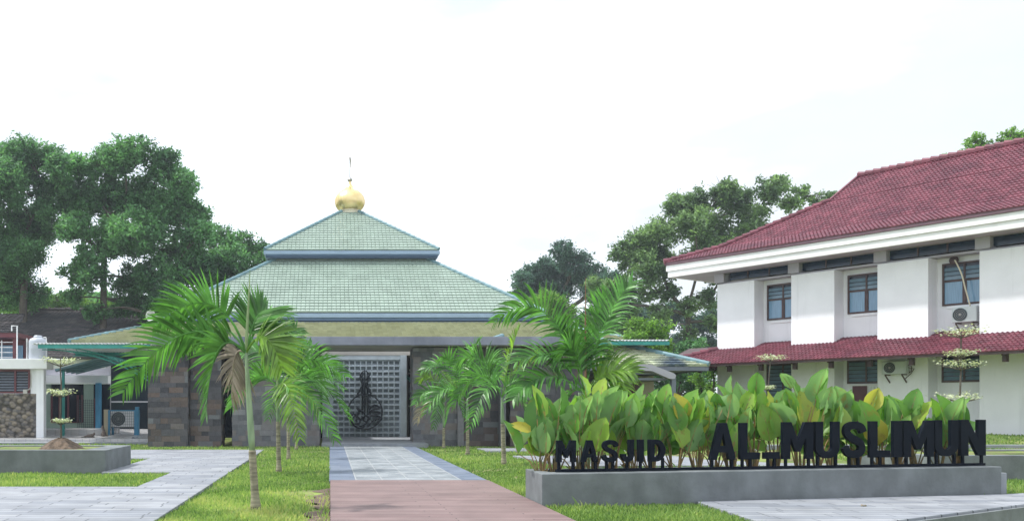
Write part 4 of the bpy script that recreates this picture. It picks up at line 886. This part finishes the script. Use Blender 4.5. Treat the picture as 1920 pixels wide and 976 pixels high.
# broad-leaved plants
def blade(b, P, D_, Nn, Lg, Wd, q, curl=.25):
    """a broad elliptic leaf: base P, direction D_, face normal Nn"""
    D_ = D_.normalized(); S_ = D_.cross(Nn).normalized(); Nn = S_.cross(D_).normalized(); n = 7; i0 = len(b.v)
    for k in range(n+1):
        t = k/n; w = Wd*.5*(math.sin(math.pi*min(1, t**.8))**.65 if 0 < t < 1 else .02); c = P+D_*Lg*t-Nn*(curl*Lg*t*t*.6)
        for s in (-1, -.5, 0, .5, 1): b.v.append(tuple(c+S_*w*s+Nn*(abs(s)**1.3*w*.55+.012*math.sin(t*21+s*5))))
    for k in range(n):
        for j in range(4): a = i0+k*5+j; b.f.append((a, a+1, a+6, a+5)); b.r.append(q)
def clump(px, ztop, behind, n, label, seed, spread=.42):
    rg = random.Random(seed); s = rail_s(px); base = RA+rd*s+nn*(.34+.24*rg.random()); base.z = .44
    t = thing('broad_leaf_plant', label, 'plant', base, 0, 'broad leaved plants in the sign planter'); lv = MB(); st = MB()
    for k in range(n):
        a = rg.uniform(0, 6.283); r = spread*rg.random()**.7; hh = ztop-.44-rg.random()**1.3*.75
        Lg = rg.uniform(.34, .74); Wd = Lg*rg.uniform(.50, .72); sh = max(.35, hh-Lg*.85)
        foot = base+rd*math.cos(a)*.06+nn*math.sin(a)*.05; foot.z = .44
        top = base+rd*(math.cos(a)*r*1.1)+nn*(math.sin(a)*r*.5+.05)+Vector((0, 0, sh))
        mid = foot.lerp(top, .55)-rd*math.cos(a)*.05+Vector((0, 0, .04))
        st.tube([foot, mid, top], [.014, .010, .006], 5, r=rg.random())
        if rg.random() < .25: st.tube([foot+Vector((.03, 0, 0)), foot.lerp(top, .4)+Vector((rg.uniform(-.05, .05), 0, 0))], [.02, .008], 5, r=rg.random())
        oa = math.sin(a)*rg.uniform(.1, .5); out = Vector((math.cos(a)*rg.uniform(.1, .55), max(oa, -.12), rg.uniform(.75, 1)))
        nv = Vector((rg.uniform(-1, 1)*.8-.2*math.cos(a), -math.sin(a)*.3+rg.choice((-1, -1, 1))*rg.uniform(.4, 1), rg.uniform(.1, .7)))
        q = rg.random()*.8 if rg.random() > .06 else rg.uniform(.85, 1); cu = rg.uniform(0, .45); blade(lv, top, out, nv, Lg, Wd, q, cu)
        dn = out.normalized(); s2 = dn.cross(nv).normalized(); n2 = s2.cross(dn).normalized(); st.tube([top+dn*Lg*u-n2*(cu*Lg*u*u*.6) for u in (0, .3, .6, .85)], [.008, .007, .005, .002], 4, r=1.0)
    for k in range(8):                     # low old leaves that hang
        a = rg.uniform(0, 6.283); top = base+rd*math.cos(a)*.15+nn*(.05+.1*abs(math.sin(a)))+Vector((0, 0, rg.uniform(.30, .75)))
        blade(lv, top, Vector((math.cos(a), abs(math.sin(a))*.5, rg.uniform(-.2, .7))), Vector((rg.uniform(-.5, .5), -.8, rg.uniform(.2, .8))), rg.uniform(.28, .45), rg.uniform(.16, .26), rg.random()*.85+.1*(rg.random() < .2), .5)
    lv.build('leaves', M['broad'], t, smooth=True); st.build('stems', M['stem'], t)
CL = [(1022, 1.72, 'at the left end of the planter, leaning past the first letter'), (1062, 1.86, 'behind the small letter M'), (1104, 1.86, 'behind the small letter A'), (1142, 2.18, 'behind the small S, one leaf standing far above'),
      (1178, 2.05, 'behind the small letter J'), (1216, 1.84, 'between the small letters I and D'), (1252, 1.92, 'just right of the small letter D'), (1290, 1.90, 'in the wide gap between the two words'), (1330, 1.86, 'at the left foot of the large letter A'),
      (1368, 1.92, 'behind the right leg of the large letter A'), (1408, 2.02, 'behind the large letter L of AL'), (1446, 2.14, 'behind the underscore'), (1486, 2.10, 'behind the first large M'), (1524, 2.28, 'tallest, between the large M and U'),
      (1560, 2.20, 'behind the first large U'), (1600, 1.98, 'behind the large S'), (1644, 1.90, 'behind the large L of MUSLIMUN'), (1684, 1.86, 'behind the large I'), (1722, 1.90, 'behind the second large M'), (1762, 1.90, 'behind the second large U'), (1800, 1.90, 'between the last U and the N'), (1828, 1.72, 'at the right end, past the letter N')]
for k, (px, zt_, w) in enumerate(CL): clump(px+(10 if k == 0 else 0), zt_+(-.12, .05, -.06, 0, -.14)[k % 5], 0, 12, 'broad leaved green plant '+w, 100+k)

# ---------------------------------------------------------------- small pale saplings
def sapling(x, y, z0, h, tiers, label, lean=0, mound=False, seed=1):
    rg = random.Random(seed); t = thing('sapling', label, 'sapling', (x, y, z0)); b = MB(); top = Vector((x+lean, y, z0+h))
    pts = [Vector((x+lean*k/6+.015*math.sin(k*2), y+.01*math.cos(k*3), z0-.05+(h+.05)*k/6)) for k in range(7)]
    b.tube(pts, [.028-.002*k for k in range(7)], 7)
    lv = MB()
    for (zz, R) in tiers:
        c = Vector((x+lean*(zz-z0)/h, y, zz)); nb = 9
        for k in range(nb):
            a = 2*math.pi*k/nb+rg.random()*.5; Rk = R*rg.uniform(.7, 1.1); e = c+Vector((math.cos(a)*Rk, math.sin(a)*Rk, Rk*rg.uniform(.12, .3)))
            b.tube([c+Vector((0, 0, -.04)), c.lerp(e, .5)+Vector((0, 0, -.02)), e], [.012, .008, .003], 4)
            for j in range(34):
                f = rg.uniform(.15, 1); p = c.lerp(e, f)+Vector((rg.gauss(0, .07), rg.gauss(0, .07), rg.uniform(-.01, .12)))*(.5+R); s = rg.uniform(.018, .04)
                u = Vector((rg.uniform(-1, 1), rg.uniform(-1, 1), rg.uniform(-.5, .5))).normalized()*s; v = u.cross(Vector((rg.uniform(-.5, .5), rg.uniform(-.5, .5), 1))).normalized()*s*.7
                lv.quad(p-u, p-v, p+u, p+v)
    b.build('trunk', M['bark'], t); lv.build('foliage', M['variegated'], t); return t
D = 23.9; x = at(114, 0, D).x; zt2 = lambda py, D: 1.6+(HY-py)*D/F
sapling(x, D, .6, zt2(668, D)-.6, [(zt2(684, D), .50), (zt2(742, D), .42), (zt2(793, D), .24)], 'thin sapling with pale variegated tiers growing from the soil mound at left', seed=4)
b = MB(); rg = random.Random(3); n = 40; R_ = .62; i0 = 0
for j in range(9):
    for k in range(n):
        a = 2*math.pi*k/n; r = R_*j/8; z = .48+.30*max(0, math.cos(min(1, j/8)*math.pi/2))**1.2*(1)+rg.uniform(-.018, .018); b.v.append((x+r*math.cos(a)*(1+.08*math.sin(3*a)), D+r*math.sin(a)*(1+.1*math.cos(2*a)), z))
for j in range(8):
    for k in range(n): b.f.append((j*n+k, j*n+(k+1) % n, (j+1)*n+(k+1) % n, (j+1)*n+k)); b.r.append(.5)
tag(b.build('soil_mound', M['soil']), 'brown heap of soil and clippings round the sapling in the left planter', 'soil mound')
D = 22.2; x = at(1797, 0, D).x
sapling(x, D, .46, zt2(616, D)-.46, [(zt2(630, D), .58), (zt2(668, D), .38), (zt2(690, D), .60), (zt2(752, D), .52)], 'thin tall sapling with pale variegated tiers behind the end of the sign', lean=.08, seed=6)
D = 30; x = at(1428, 0, D).x
sapling(x, D, 0, zt2(662, D), [(zt2(675, D), .48), (zt2(730, D), .30)], 'leaning sapling with one flat pale crown before the white building', lean=.32, seed=8)

# ---------------------------------------------------------------- palms
def bez(P0, P1, P2, t): return P0*(1-t)**2+P1*2*t*(1-t)+P2*t*t
def frond(P0, P1, P2, parent, m, llen=.6, lw=.045, roll=0, seed=0, nl=30, start=.16, droop=.45, raise_=.35, rr=.016):
    rg = random.Random(seed); b = MB(); n = 16
    pts = [bez(P0, P1, P2, k/n) for k in range(n+1)]; b.tube(pts, [rr*(1-.85*k/n) for k in range(n+1)], 5, r=.8)
    UP = Vector((0, 0, 1))
    for k in range(nl):
        t = start+(1-start)*(k+.5)/nl; p = bez(P0, P1, P2, t); T = (bez(P0, P1, P2, min(1, t+.02))-bez(P0, P1, P2, t-.02)).normalized()
        S0 = T.cross(UP)
        S0 = S0.normalized() if S0.length > .1 else Vector((1, 0, 0)); U0 = S0.cross(T).normalized(); q = Quaternion(T, roll)
        S1 = q @ S0; U1 = q @ U0
        for sgn in (-1, 1):
            u = (t-start)/(1-start); ll = llen*(.55+.6*math.sin(math.pi*min(1, u*.8+.15)))*(1-.35*u**3)*rg.uniform(.85, 1.1)
            dr = (S1*sgn*.8+T*(.45+.5*u)+U1*raise_*rg.uniform(.6, 1.3)+Vector((rg.gauss(0, .07), rg.gauss(0, .07), rg.gauss(0, .07)))).normalized()
            pp = Vector(p); seg = 5; prev = None; w0 = lw*rg.uniform(.8, 1.15); i0 = len(b.v); dd = Vector(dr); fl = T.cross(dd).normalized()
            wv = dd.cross(fl).normalized(); twist = rg.uniform(-.5, .5); wv = Quaternion(dd, twist) @ (T-dd*T.dot(dd)).normalized()
            drp = droop*rg.uniform(.6, 1.5)
            for j in range(seg+1):
                f = j/seg; w = w0*(.35+.65*math.sin(math.pi*(f*.75+.2)))*(1-f**4)
                b.v.append(tuple(pp+wv*w*.5)); b.v.append(tuple(pp-wv*w*.5)); dd = (dd+Vector((0, 0, -1))*drp*(.15+f*.55)).normalized(); pp = pp+dd*ll/seg
            qv = rg.random()
            for j in range(seg): a = i0+2*j; b.f.append((a, a+1, a+3, a+2)); b.r.append(qv)
    b.build('frond', m, parent)
def palm(bx, by, cx_, cy_, D, fr, label, droop=.45, raise_=.35, start=.16, rr=.016, tr=(.085, .055), shaft=.45, spear=None, seed=0, scale=1.0, gz=-.09, stems=None, m='frond', nl=30, ll=.6, lw=.045):
    s = D/F; base = Vector(((bx-HX)*s, D, gz)); cr = at(cx_, cy_, D); t = thing('palm_tree', label, 'palm tree', base, 0, 'young feather palms around the entrance')
    rg = random.Random(seed); H = cr-base
    if stems:
        for (dx, tx, ty) in stems:
            b = MB(); b.tube(curve([base+Vector((dx*.3, dx*.2, 0)), base.lerp(cr, .5)+Vector((dx, 0, 0)), cr+Vector((tx*s, 0, ty*s))], 5), [tr[0]*.5]*11, 8); b.build('trunk', M['crownshaft'], t, smooth=True)
    else:
        b = MB(); n = 26; P = []; R = []
        for k in range(n+1):
            f = k/n*(1-shaft); P.append(base+H*f+Vector((H.x*.0+.05*math.sin(f*3)*scale*0, 0, 0))); R.append((tr[0]+(tr[1]-tr[0])*f+.03*max(0, 1-f*9))*(1+(.03 if k % 2 else 0)))
        b.tube(P, R, 14); b.build('trunk', M['palm_trunk'], t, smooth=True)
        b = MB(); P = []; R = []
        for k in range(9):
            f = (1-shaft)+shaft*k/8; P.append(base+H*f); R.append(tr[1]*(1.0 if k == 0 else 1.22-.75*(k/8)**1.6))
        b.tube(P, R, 14); b.build('crownshaft', M['crownshaft'], t, smooth=True)
    for k, q in enumerate(fr):
        (a, c, e, f, dy, roll) = q[:6]; roll = roll if abs(roll) > 25 else rg.choice((-1, 1))*rg.uniform(25, 60); mt = q[6] if len(q) > 6 else m; dy1 = dy*.55
        P1 = cr+Vector((a*s, dy1, c*s)); P2 = cr+Vector((e*s, dy, f*s))
        frond(cr-H.normalized()*.05, P1, P2, t, M[mt], ll*scale*rg.uniform(.9, 1.1), lw*scale, math.radians(roll), seed*50+k, nl, droop=droop, raise_=raise_, start=start, rr=rr)
    if spear:
        b = MB(); b.tube([cr, cr+Vector((spear[0]*.5*s, .02, spear[1]*.5*s)), cr+Vector((spear[0]*s, 0, spear[1]*s))], [.03*scale, .022*scale, .004], 6); b.build('spear_leaf', M[spear[2]], t)
    return t
palm(480, 948, 461, 655, 14.6, [(-48, 150, -168, 40, -.25, 62), (-110, 100, -222, -82, -.35, 60), (-62, 62, -66, -120, -.5, 55), (-50, 92, -140, 8, .8, 40), (22, 85, 75, 30, .5, 30), (38, 65, 70, -40, -.3, 40, 'frond_light'),
     (-32, 20, -30, -95, .35, 75, 'frond_dry'), (12, 70, 32, 78, .3, 40)], 'nearest palm at front left with long arching fronds and a ringed brown trunk base', tr=(.066, .047), shaft=.62, spear=(8, 150, 'spear'), seed=1, nl=32, ll=.60, lw=.052, droop=.2, raise_=.25, start=.27, rr=.024)
palm(523, 884, 520, 725, 23, [(60, 70, 135, -60, -.3, 10), (38, 95, 128, 20, .4, -10), (45, 40, 108, -98, -.8, 15), (-10, 100, -75, 60, .5, 10), (-35, 60, -85, -40, -.3, -15), (20, 40, 45, -95, -1.0, 0, 'frond_light'), (5, 80, 35, 112, .3, 0), (60, 60, 95, -30, 1.2, 0)],
     'second palm on the left lawn with green fronds drooping over the path', tr=(.062, .045), shaft=.4, spear=(-2, 130, 'spear'), seed=2, nl=28, ll=.66, lw=.05)
palm(541, 860, 540, 735, 28.5, [(35, 70, 85, 30, .3, 10), (-30, 70, -70, 20, -.3, 0), (30, 30, 60, -60, -.8, 0, 'frond_light'), (5, 70, 20, 90, .5, 0), (-15, 40, -40, -50, .8, 0), (40, 60, 70, -20, -.7, 0)],
     'third palm on the left lawn with a slim grey trunk, half hidden behind the second', tr=(.055, .042), shaft=.35, seed=3, nl=22, ll=.62, lw=.04)
palm(556, 841, 554, 730, 35, [(30, 70, 75, 50, .4, 10), (40, 50, 90, 0, -.3, 0), (-25, 60, -55, 30, .4, 0), (20, 20, 40, -50, -.8, 0, 'frond_light'), (10, 70, 30, 85, .3, 0), (-15, 30, -30, -40, -.6, 0)],
     'farthest palm of the left row close to the slate wall', tr=(.055, .042), shaft=.4, seed=4, nl=22, ll=.66, lw=.05)
palm(832, 838, 832, 752, 36.2, [(-20, 70, -45, 38, .3, 10, 'frond_light'), (-30, 45, -55, -5, -.4, 0), (-34, 22, -50, -40, .2, 50, 'frond_dry'), (-10, 25, -22, -50, -.5, 0), (15, 50, 38, 15, .4, 0, 'frond_light'), (20, 35, 35, -30, -.4, 0), (-5, 55, -20, 55, -.3, 0), (10, 55, 20, 40, .6, 0, 'frond_light')],
     'smallest palm right of the path, close to the slate wall, with a pale dry frond', tr=(.055, .042), shaft=.55, seed=5, nl=20, ll=.58, lw=.052)
palm(877, 852, 876, 745, 31.5, [(-35, 90, -85, 50, .3, 10), (-45, 50, -80, -30, -.4, 0), (-30, 90, -50, 70, -.4, 0), (25, 100, 75, 65, .3, 0), (25, 80, 85, 20, -.4, 0), (5, 95, 25, 105, .5, 0), (-25, 40, -45, -45, -.8, 0)],
     'middle palm right of the path with a pale ringed trunk', tr=(.062, .045), shaft=.42, seed=6, nl=22, ll=.64, lw=.055)
palm(945, 872, 941, 742, 26, [(-40, 90, -95, -20, -.3, 10), (-30, 60, -68, -60, -.8, 0), (-30, 110, -85, 60, .5, 0), (18, 90, 35, 130, .2, 0, 'frond_light'), (35, 80, 75, 70, .4, 0, 'frond_light'), (25, 50, 45, -60, -.6, 0), (35, 50, 60, 0, .8, 0)],
     'palm with a reddish brown trunk just left of the sign planter', tr=(.07, .045), shaft=.4, seed=7, nl=24, ll=.60, lw=.05)
palm(1097, 895, 1098, 735, 21.5, [(-64, 232, -176, 128, -.2, 60), (14, 130, 82, 205, -.2, 50), (-10, 90, -50, 130, .3, 40), (8, 110, 60, 150, .4, 30), (-60, 100, -135, 55, -.3, 0), (-80, 70, -145, -15, -.5, 10), (-45, 30, -65, -75, -.9, 0), (45, 80, 85, 0, .4, 0, 'frond_light'), (20, 40, 45, -60, -.5, 0), (30, 55, 75, 35, -.6, 0, 'frond_light'), (-25, 120, -60, 60, -.6, 0), (10, 130, 50, 190, .3, 0)],
     'big clumping palm behind the left end of the sign with several green stems', tr=(.10, .07), spear=(0, 215, 'spear_dry'), seed=8, stems=[(-.12, -10, 0), (.02, 0, 10), (.14, 12, 0)], nl=30, ll=.72, lw=.054, start=.22, rr=.022)

# ---------------------------------------------------------------- trees
LEAFM = {}
def leafmat(key, c, c2, tr=.25):
    if key not in LEAFM: LEAFM[key] = mat('foliage_'+key, c, .55, .3, .35, rnd=.5, trans=tr, col2=c2, spec=.35)
    return LEAFM[key]
leafmat('green', (.068, .175, .085), (.105, .235, .095), .36); leafmat('dark', (.042, .10, .085), (.06, .13, .095), .3); leafmat('olive', (.095, .175, .09), (.15, .235, .10), .36); leafmat('bright', (.10, .22, .04), (.15, .28, .05), .35)
def tree(name, label, D, trunk, blobs, mk, dens=1.0, leaf=.17, tr=.35, seed=0, cat='tree', group=None, depth=1.0, open_=0):
    rg = random.Random(seed); R = np.random.RandomState(seed); s = D/F
    (bx, by), (fx, fy) = trunk; base = Vector(((bx-HX)*s, D, 0)); fork = at(fx, fy, D)
    t = thing(name, label, cat, base, 0, group); b = MB()
    if tr: b.tube(curve([base, base.lerp(fork, .5)+Vector((rg.uniform(-.3, .3), 0, 0)), fork], 6), [tr*(1-.35*k/12) for k in range(13)], 9)
    cen = []; sizes = []
    for (px, py, r) in blobs:
        c = at(px, py, D)+Vector((0, rg.uniform(-1, 1)*r*s*1.6*depth, 0)); rr = r*s; cen.append(c); sizes.append(rr)
    if tr:
        order = sorted(range(len(cen)), key=lambda i: (cen[i]-fork).length); nodes = [(fork, tr*.6)]; rg2 = random.Random(seed+1)
        for i in order:
            c, rr = cen[i], sizes[i]
            j = min(range(len(nodes)), key=lambda q: (nodes[q][0]-c).length+.55*(nodes[q][0]-fork).length+(0 if nodes[q][0].z < c.z+.5 else 3)); p, rd_ = nodes[j]
            m1 = p.lerp(c, .5)+Vector((rg2.uniform(-.35, .35), rg2.uniform(-.4, .4), rg2.uniform(-.1, .5)))*min(1.5, (c-p).length*.25); r1 = max(.05, rd_*.72)
            q_ = curve([p, m1, c], 5); b.tube(q_, [rd_*.85+(r1-rd_*.85)*k/10 for k in range(11)], 6); nodes.append((c, r1)); nodes.append((Vector(q_[5]), (rd_*.85+r1)/2))
            for k in range(7):
                e = c+Vector((rg2.gauss(0, .5), rg2.gauss(0, .5), rg2.gauss(.15, .45)))*rr; b.tube([q_[rg2.randrange(4, 10)], c.lerp(e, .5)+Vector((0, 0, .1)), e], [tr*.12, tr*.07, .012], 4)
    if tr: b.build('trunk', M['bark'], t, smooth=True)
    C = []; 
    for c, rr in zip(cen, sizes):
        area = rr*rr*dens; nc = max(5, int(17*area**.8))
        for k in range(nc):
            dv = R.randn(3); dv /= np.linalg.norm(dv); rad = rr*(.25+.78*R.rand()**.6); cc = np.array(c)+dv*rad*np.array([1, 1, .9]); cr = rr*R.uniform(.16, .30)+.12
            nl = int(48*(cr/leaf/3)**2)+20; dd = R.randn(nl, 3)*np.array([.55, .55, .42])*cr; C.append(cc+dd)
    P = np.concatenate(C); n = len(P); nrm = R.randn(n, 3)*.8+np.array([0, 0, .9]); nrm /= np.linalg.norm(nrm, axis=1)[:, None]
    a = np.cross(nrm, R.randn(n, 3)); a /= np.linalg.norm(a, axis=1)[:, None]; c_ = np.cross(nrm, a); sz = leaf*R.uniform(.6, 1.25, n)[:, None]
    v = np.stack([P-a*sz, P-c_*sz*.45-a*sz*.1, P+a*sz, P+c_*sz*.45-a*sz*.1], 1).reshape(-1, 3); f = np.arange(4*n).reshape(n, 4)
    mesh('crown', v, f, LEAFM[mk], t, R.rand(n)); return t
tree('tree', 'tall dense green tree cut off by the left edge', 76, ((40, 600), (45, 520)), [(-50, 300, 50), (5, 298, 42), (50, 296, 40), (98, 300, 32), (112, 345, 22), (25, 360, 50), (85, 355, 34), (8, 430, 50), (60, 415, 42), (88, 400, 24), (22, 500, 46), (60, 480, 36), (50, 545, 34), (5, 560, 30), (-40, 400, 60), (-50, 500, 55)], 'green', 1.7, .16, .45, 11)
tree('tree', 'broad green tree with layered crown left of the mosque roof', 74, ((192, 600), (195, 480)), [(150, 312, 32), (196, 306, 34), (238, 306, 38), (272, 290, 26), (308, 318, 36), (345, 352, 34), (150, 368, 38), (206, 372, 44), (262, 372, 48), (322, 392, 44), (365, 400, 30), (150, 432, 32), (205, 442, 44), (268, 450, 48), (332, 462, 46), (376, 452, 32), (136, 506, 28), (182, 528, 30), (246, 525, 40), (306, 525, 42), (362, 510, 40), (228, 568, 26), (328, 566, 32), (122, 325, 26), (116, 375, 26), (126, 345, 26), (180, 490, 30), (270, 575, 28), (375, 560, 28), (300, 595, 26), (180, 585, 22), (145, 560, 20), (400, 590, 24)], 'green', 1.7, .18, .36, 12)
tree('tree', 'smaller tree spreading right behind the mosque lower roof', 80, ((352, 600), (375, 560)), [(412, 448, 30), (450, 455, 30), (480, 462, 24), (492, 488, 16), (425, 575, 26), (460, 560, 26), (440, 500, 36), (478, 508, 24), (405, 500, 34), (400, 545, 34), (440, 545, 30)], 'green', 1.6, .16, .3, 13)
tree('tree', 'low hazy tree in the gap between the two big left trees', 98, ((80, 600), (85, 590)), [(55, 575, 24), (95, 565, 26), (130, 562, 22), (160, 575, 24), (20, 580, 24), (200, 580, 24), (240, 582, 22)], 'bright', 1.0, .18, .3, 14)
tree('tree', 'dark rounded blue green tree right of the mosque roof', 112, ((1040, 640), (1045, 590)), [(1045, 478, 22), (1035, 505, 30), (1070, 500, 28), (1000, 515, 26), (972, 528, 16), (1010, 545, 30), (1050, 540, 34), (1092, 515, 24), (1125, 508, 24), (1110, 545, 32), (1140, 535, 28), (975, 550, 20)], 'dark', 1.5, .20, .5, 15)
tree('tree', 'large open crowned olive green tree behind the white building roof', 84, ((1296, 680), (1290, 590)), [(1160, 482, 24), (1192, 462, 30), (1232, 440, 34), (1268, 385, 24), (1306, 380, 32), (1346, 368, 30), (1388, 378, 32), (1425, 366, 28), (1455, 348, 18), (1400, 420, 34), (1290, 430, 36), (1345, 430, 36), (1200, 505, 34), (1246, 492, 34), (1170, 535, 26), (1300, 495, 34), (1215, 548, 24), (1262, 545, 22), (1330, 560, 22), (1325, 610, 18), (1292, 625, 16), (1500, 362, 18), (1532, 378, 18), (1472, 388, 20), (1556, 372, 12), (1235, 585, 20), (1225, 470, 30), (1330, 475, 32), (1370, 465, 30), (1290, 400, 28), (1180, 570, 22), (1285, 575, 20), (1340, 520, 24)], 'olive', 1.5, .18, .36, 16)
tree('tree', 'small round light green tree behind the mosque lower right roof', 92, ((1040, 640), (1040, 610)), [(1035, 570, 32), (1062, 580, 28), (1005, 578, 22), (1050, 605, 28)], 'bright', 1.6, .15, .25, 17)
tree('tree', 'yellow green tree behind the tall palm frond', 88, ((1140, 660), (1145, 610)), [(1125, 540, 24), (1155, 550, 28), (1140, 585, 28), (1170, 590, 26), (1120, 610, 26), (1180, 620, 24)], 'olive', 1.3, .16, .3, 18)
tree('shrub', 'bright green leafy shrub above the right teal canopy', 56, ((1215, 700), (1215, 660)), [(1205, 612, 24), (1235, 618, 22), (1222, 635, 26), (1190, 635, 20), (1250, 640, 20), (1215, 660, 26)], 'bright', 2.0, .12, .15, 19, cat='shrub')
tree('shrub', 'dark shrubbery under the big tree at the end of the annex', 60, ((1290, 720), (1290, 700)), [(1290, 655, 22), (1320, 650, 20), (1265, 668, 22), (1310, 690, 26), (1270, 710, 26), (1330, 715, 24)], 'green', 1.8, .12, .15, 20, cat='shrub')
tree('tree', 'leafy green treetop rising above the white building roof ridge', 70, ((1850, 640), (1852, 330)), [(1835, 262, 16), (1850, 278, 20), (1812, 288, 16), (1872, 272, 12), (1905, 250, 14), (1925, 260, 22), (1780, 296, 10), (1895, 285, 24), (1840, 300, 24)], 'bright', 1.6, .14, .3, 21)
tree('shrub', 'bright leafy shrub in the gap between annex and white building', 48, ((1335, 790), (1335, 740)), [(1300, 712, 14), (1330, 700, 12), (1340, 725, 14), (1310, 735, 14)], 'bright', 2.4, .09, .08, 22, cat='shrub')
tree('shrub', 'green shrub seen under the annex eave behind its grey column', 57, ((1270, 800), (1270, 740)), [(1238, 712, 20), (1262, 725, 22), (1290, 722, 22), (1245, 745, 22), (1300, 745, 22), (1275, 700, 16)], 'green', 2.0, .11, .12, 23, cat='shrub')
R9 = random.Random(9)
for k in range(15):
    px = -40+k*33+R9.uniform(-8, 8); tree('tree', None or 'distant low tree, number', 120, ((px, 620), (px, 600)), [(px+R9.uniform(-8, 8), 578+R9.uniform(-8, 8), 22), (px+12, 598, 20), (px-12, 600, 20)], 'dark', 1.0, .25, .3, 60+k) if False else None
tree('tree', 'long dark row of far trees behind the left building roof', 120, ((150, 640), (150, 620)), [(x_, 574+8*math.sin(x_), 24) for x_ in range(-60, 500, 24)], 'green', 1.3, .26, .2, 70)
tree('tree', 'far hazy dark tree row behind the right canopy', 125, ((1200, 640), (1200, 620)), [(x_, 600+14*math.sin(x_*.7), 24) for x_ in range(960, 1345, 24)]+[(x_, 650, 24) for x_ in range(1190, 1345, 30)], 'dark', 1.2, .26, .2, 71)

# thin overhead cable at left
b = MB(); pa, pb_ = at(150, 612, 60), at(300, 596, 62); b.tube([pa.lerp(pb_, k/8)+Vector((0, 0, -.5*math.sin(math.pi*k/8))) for k in range(9)], .015, 5)
tag(b.build('cable', M['black']), 'thin black overhead cable running to the loudspeaker', 'cable')

# ---------------------------------------------------------------- haze
b = MB(); b.box(-75, 105, -6, 175, -1.6, 31)
hm = bpy.data.materials.new('haze'); hm.use_nodes = True; hm.node_tree.nodes.remove(hm.node_tree.nodes['Principled BSDF'])
pv = hm.node_tree.nodes.new('ShaderNodeVolumePrincipled'); pv.inputs['Density'].default_value = .00055; pv.inputs['Color'].default_value = (.86, .94, 1, 1); pv.inputs['Anisotropy'].default_value = .2
hm.node_tree.links.new(pv.outputs[0], hm.node_tree.nodes['Material Output'].inputs['Volume'])
stuff(b.build('haze', hm), 'thin milky air over the whole grounds', 'haze')

# ---------------------------------------------------------------- fallen leaves
def fallen(x, y, z, a, label, m, group=None):
    b = MB(); blade(b, Vector((0, 0, .012)), Vector((math.cos(a), math.sin(a), .05)), Vector((0, 0, 1)), .13, .06, .9, .3)
    o = b.build('fallen_leaf', m, smooth=True); o.location = (x, y, z); tag(o, label, 'leaf', group)
fallen(8.55, 14.6, .0, .4, 'small reddish fallen leaf on the paved pad before the sign planter', M['frond_dry'])
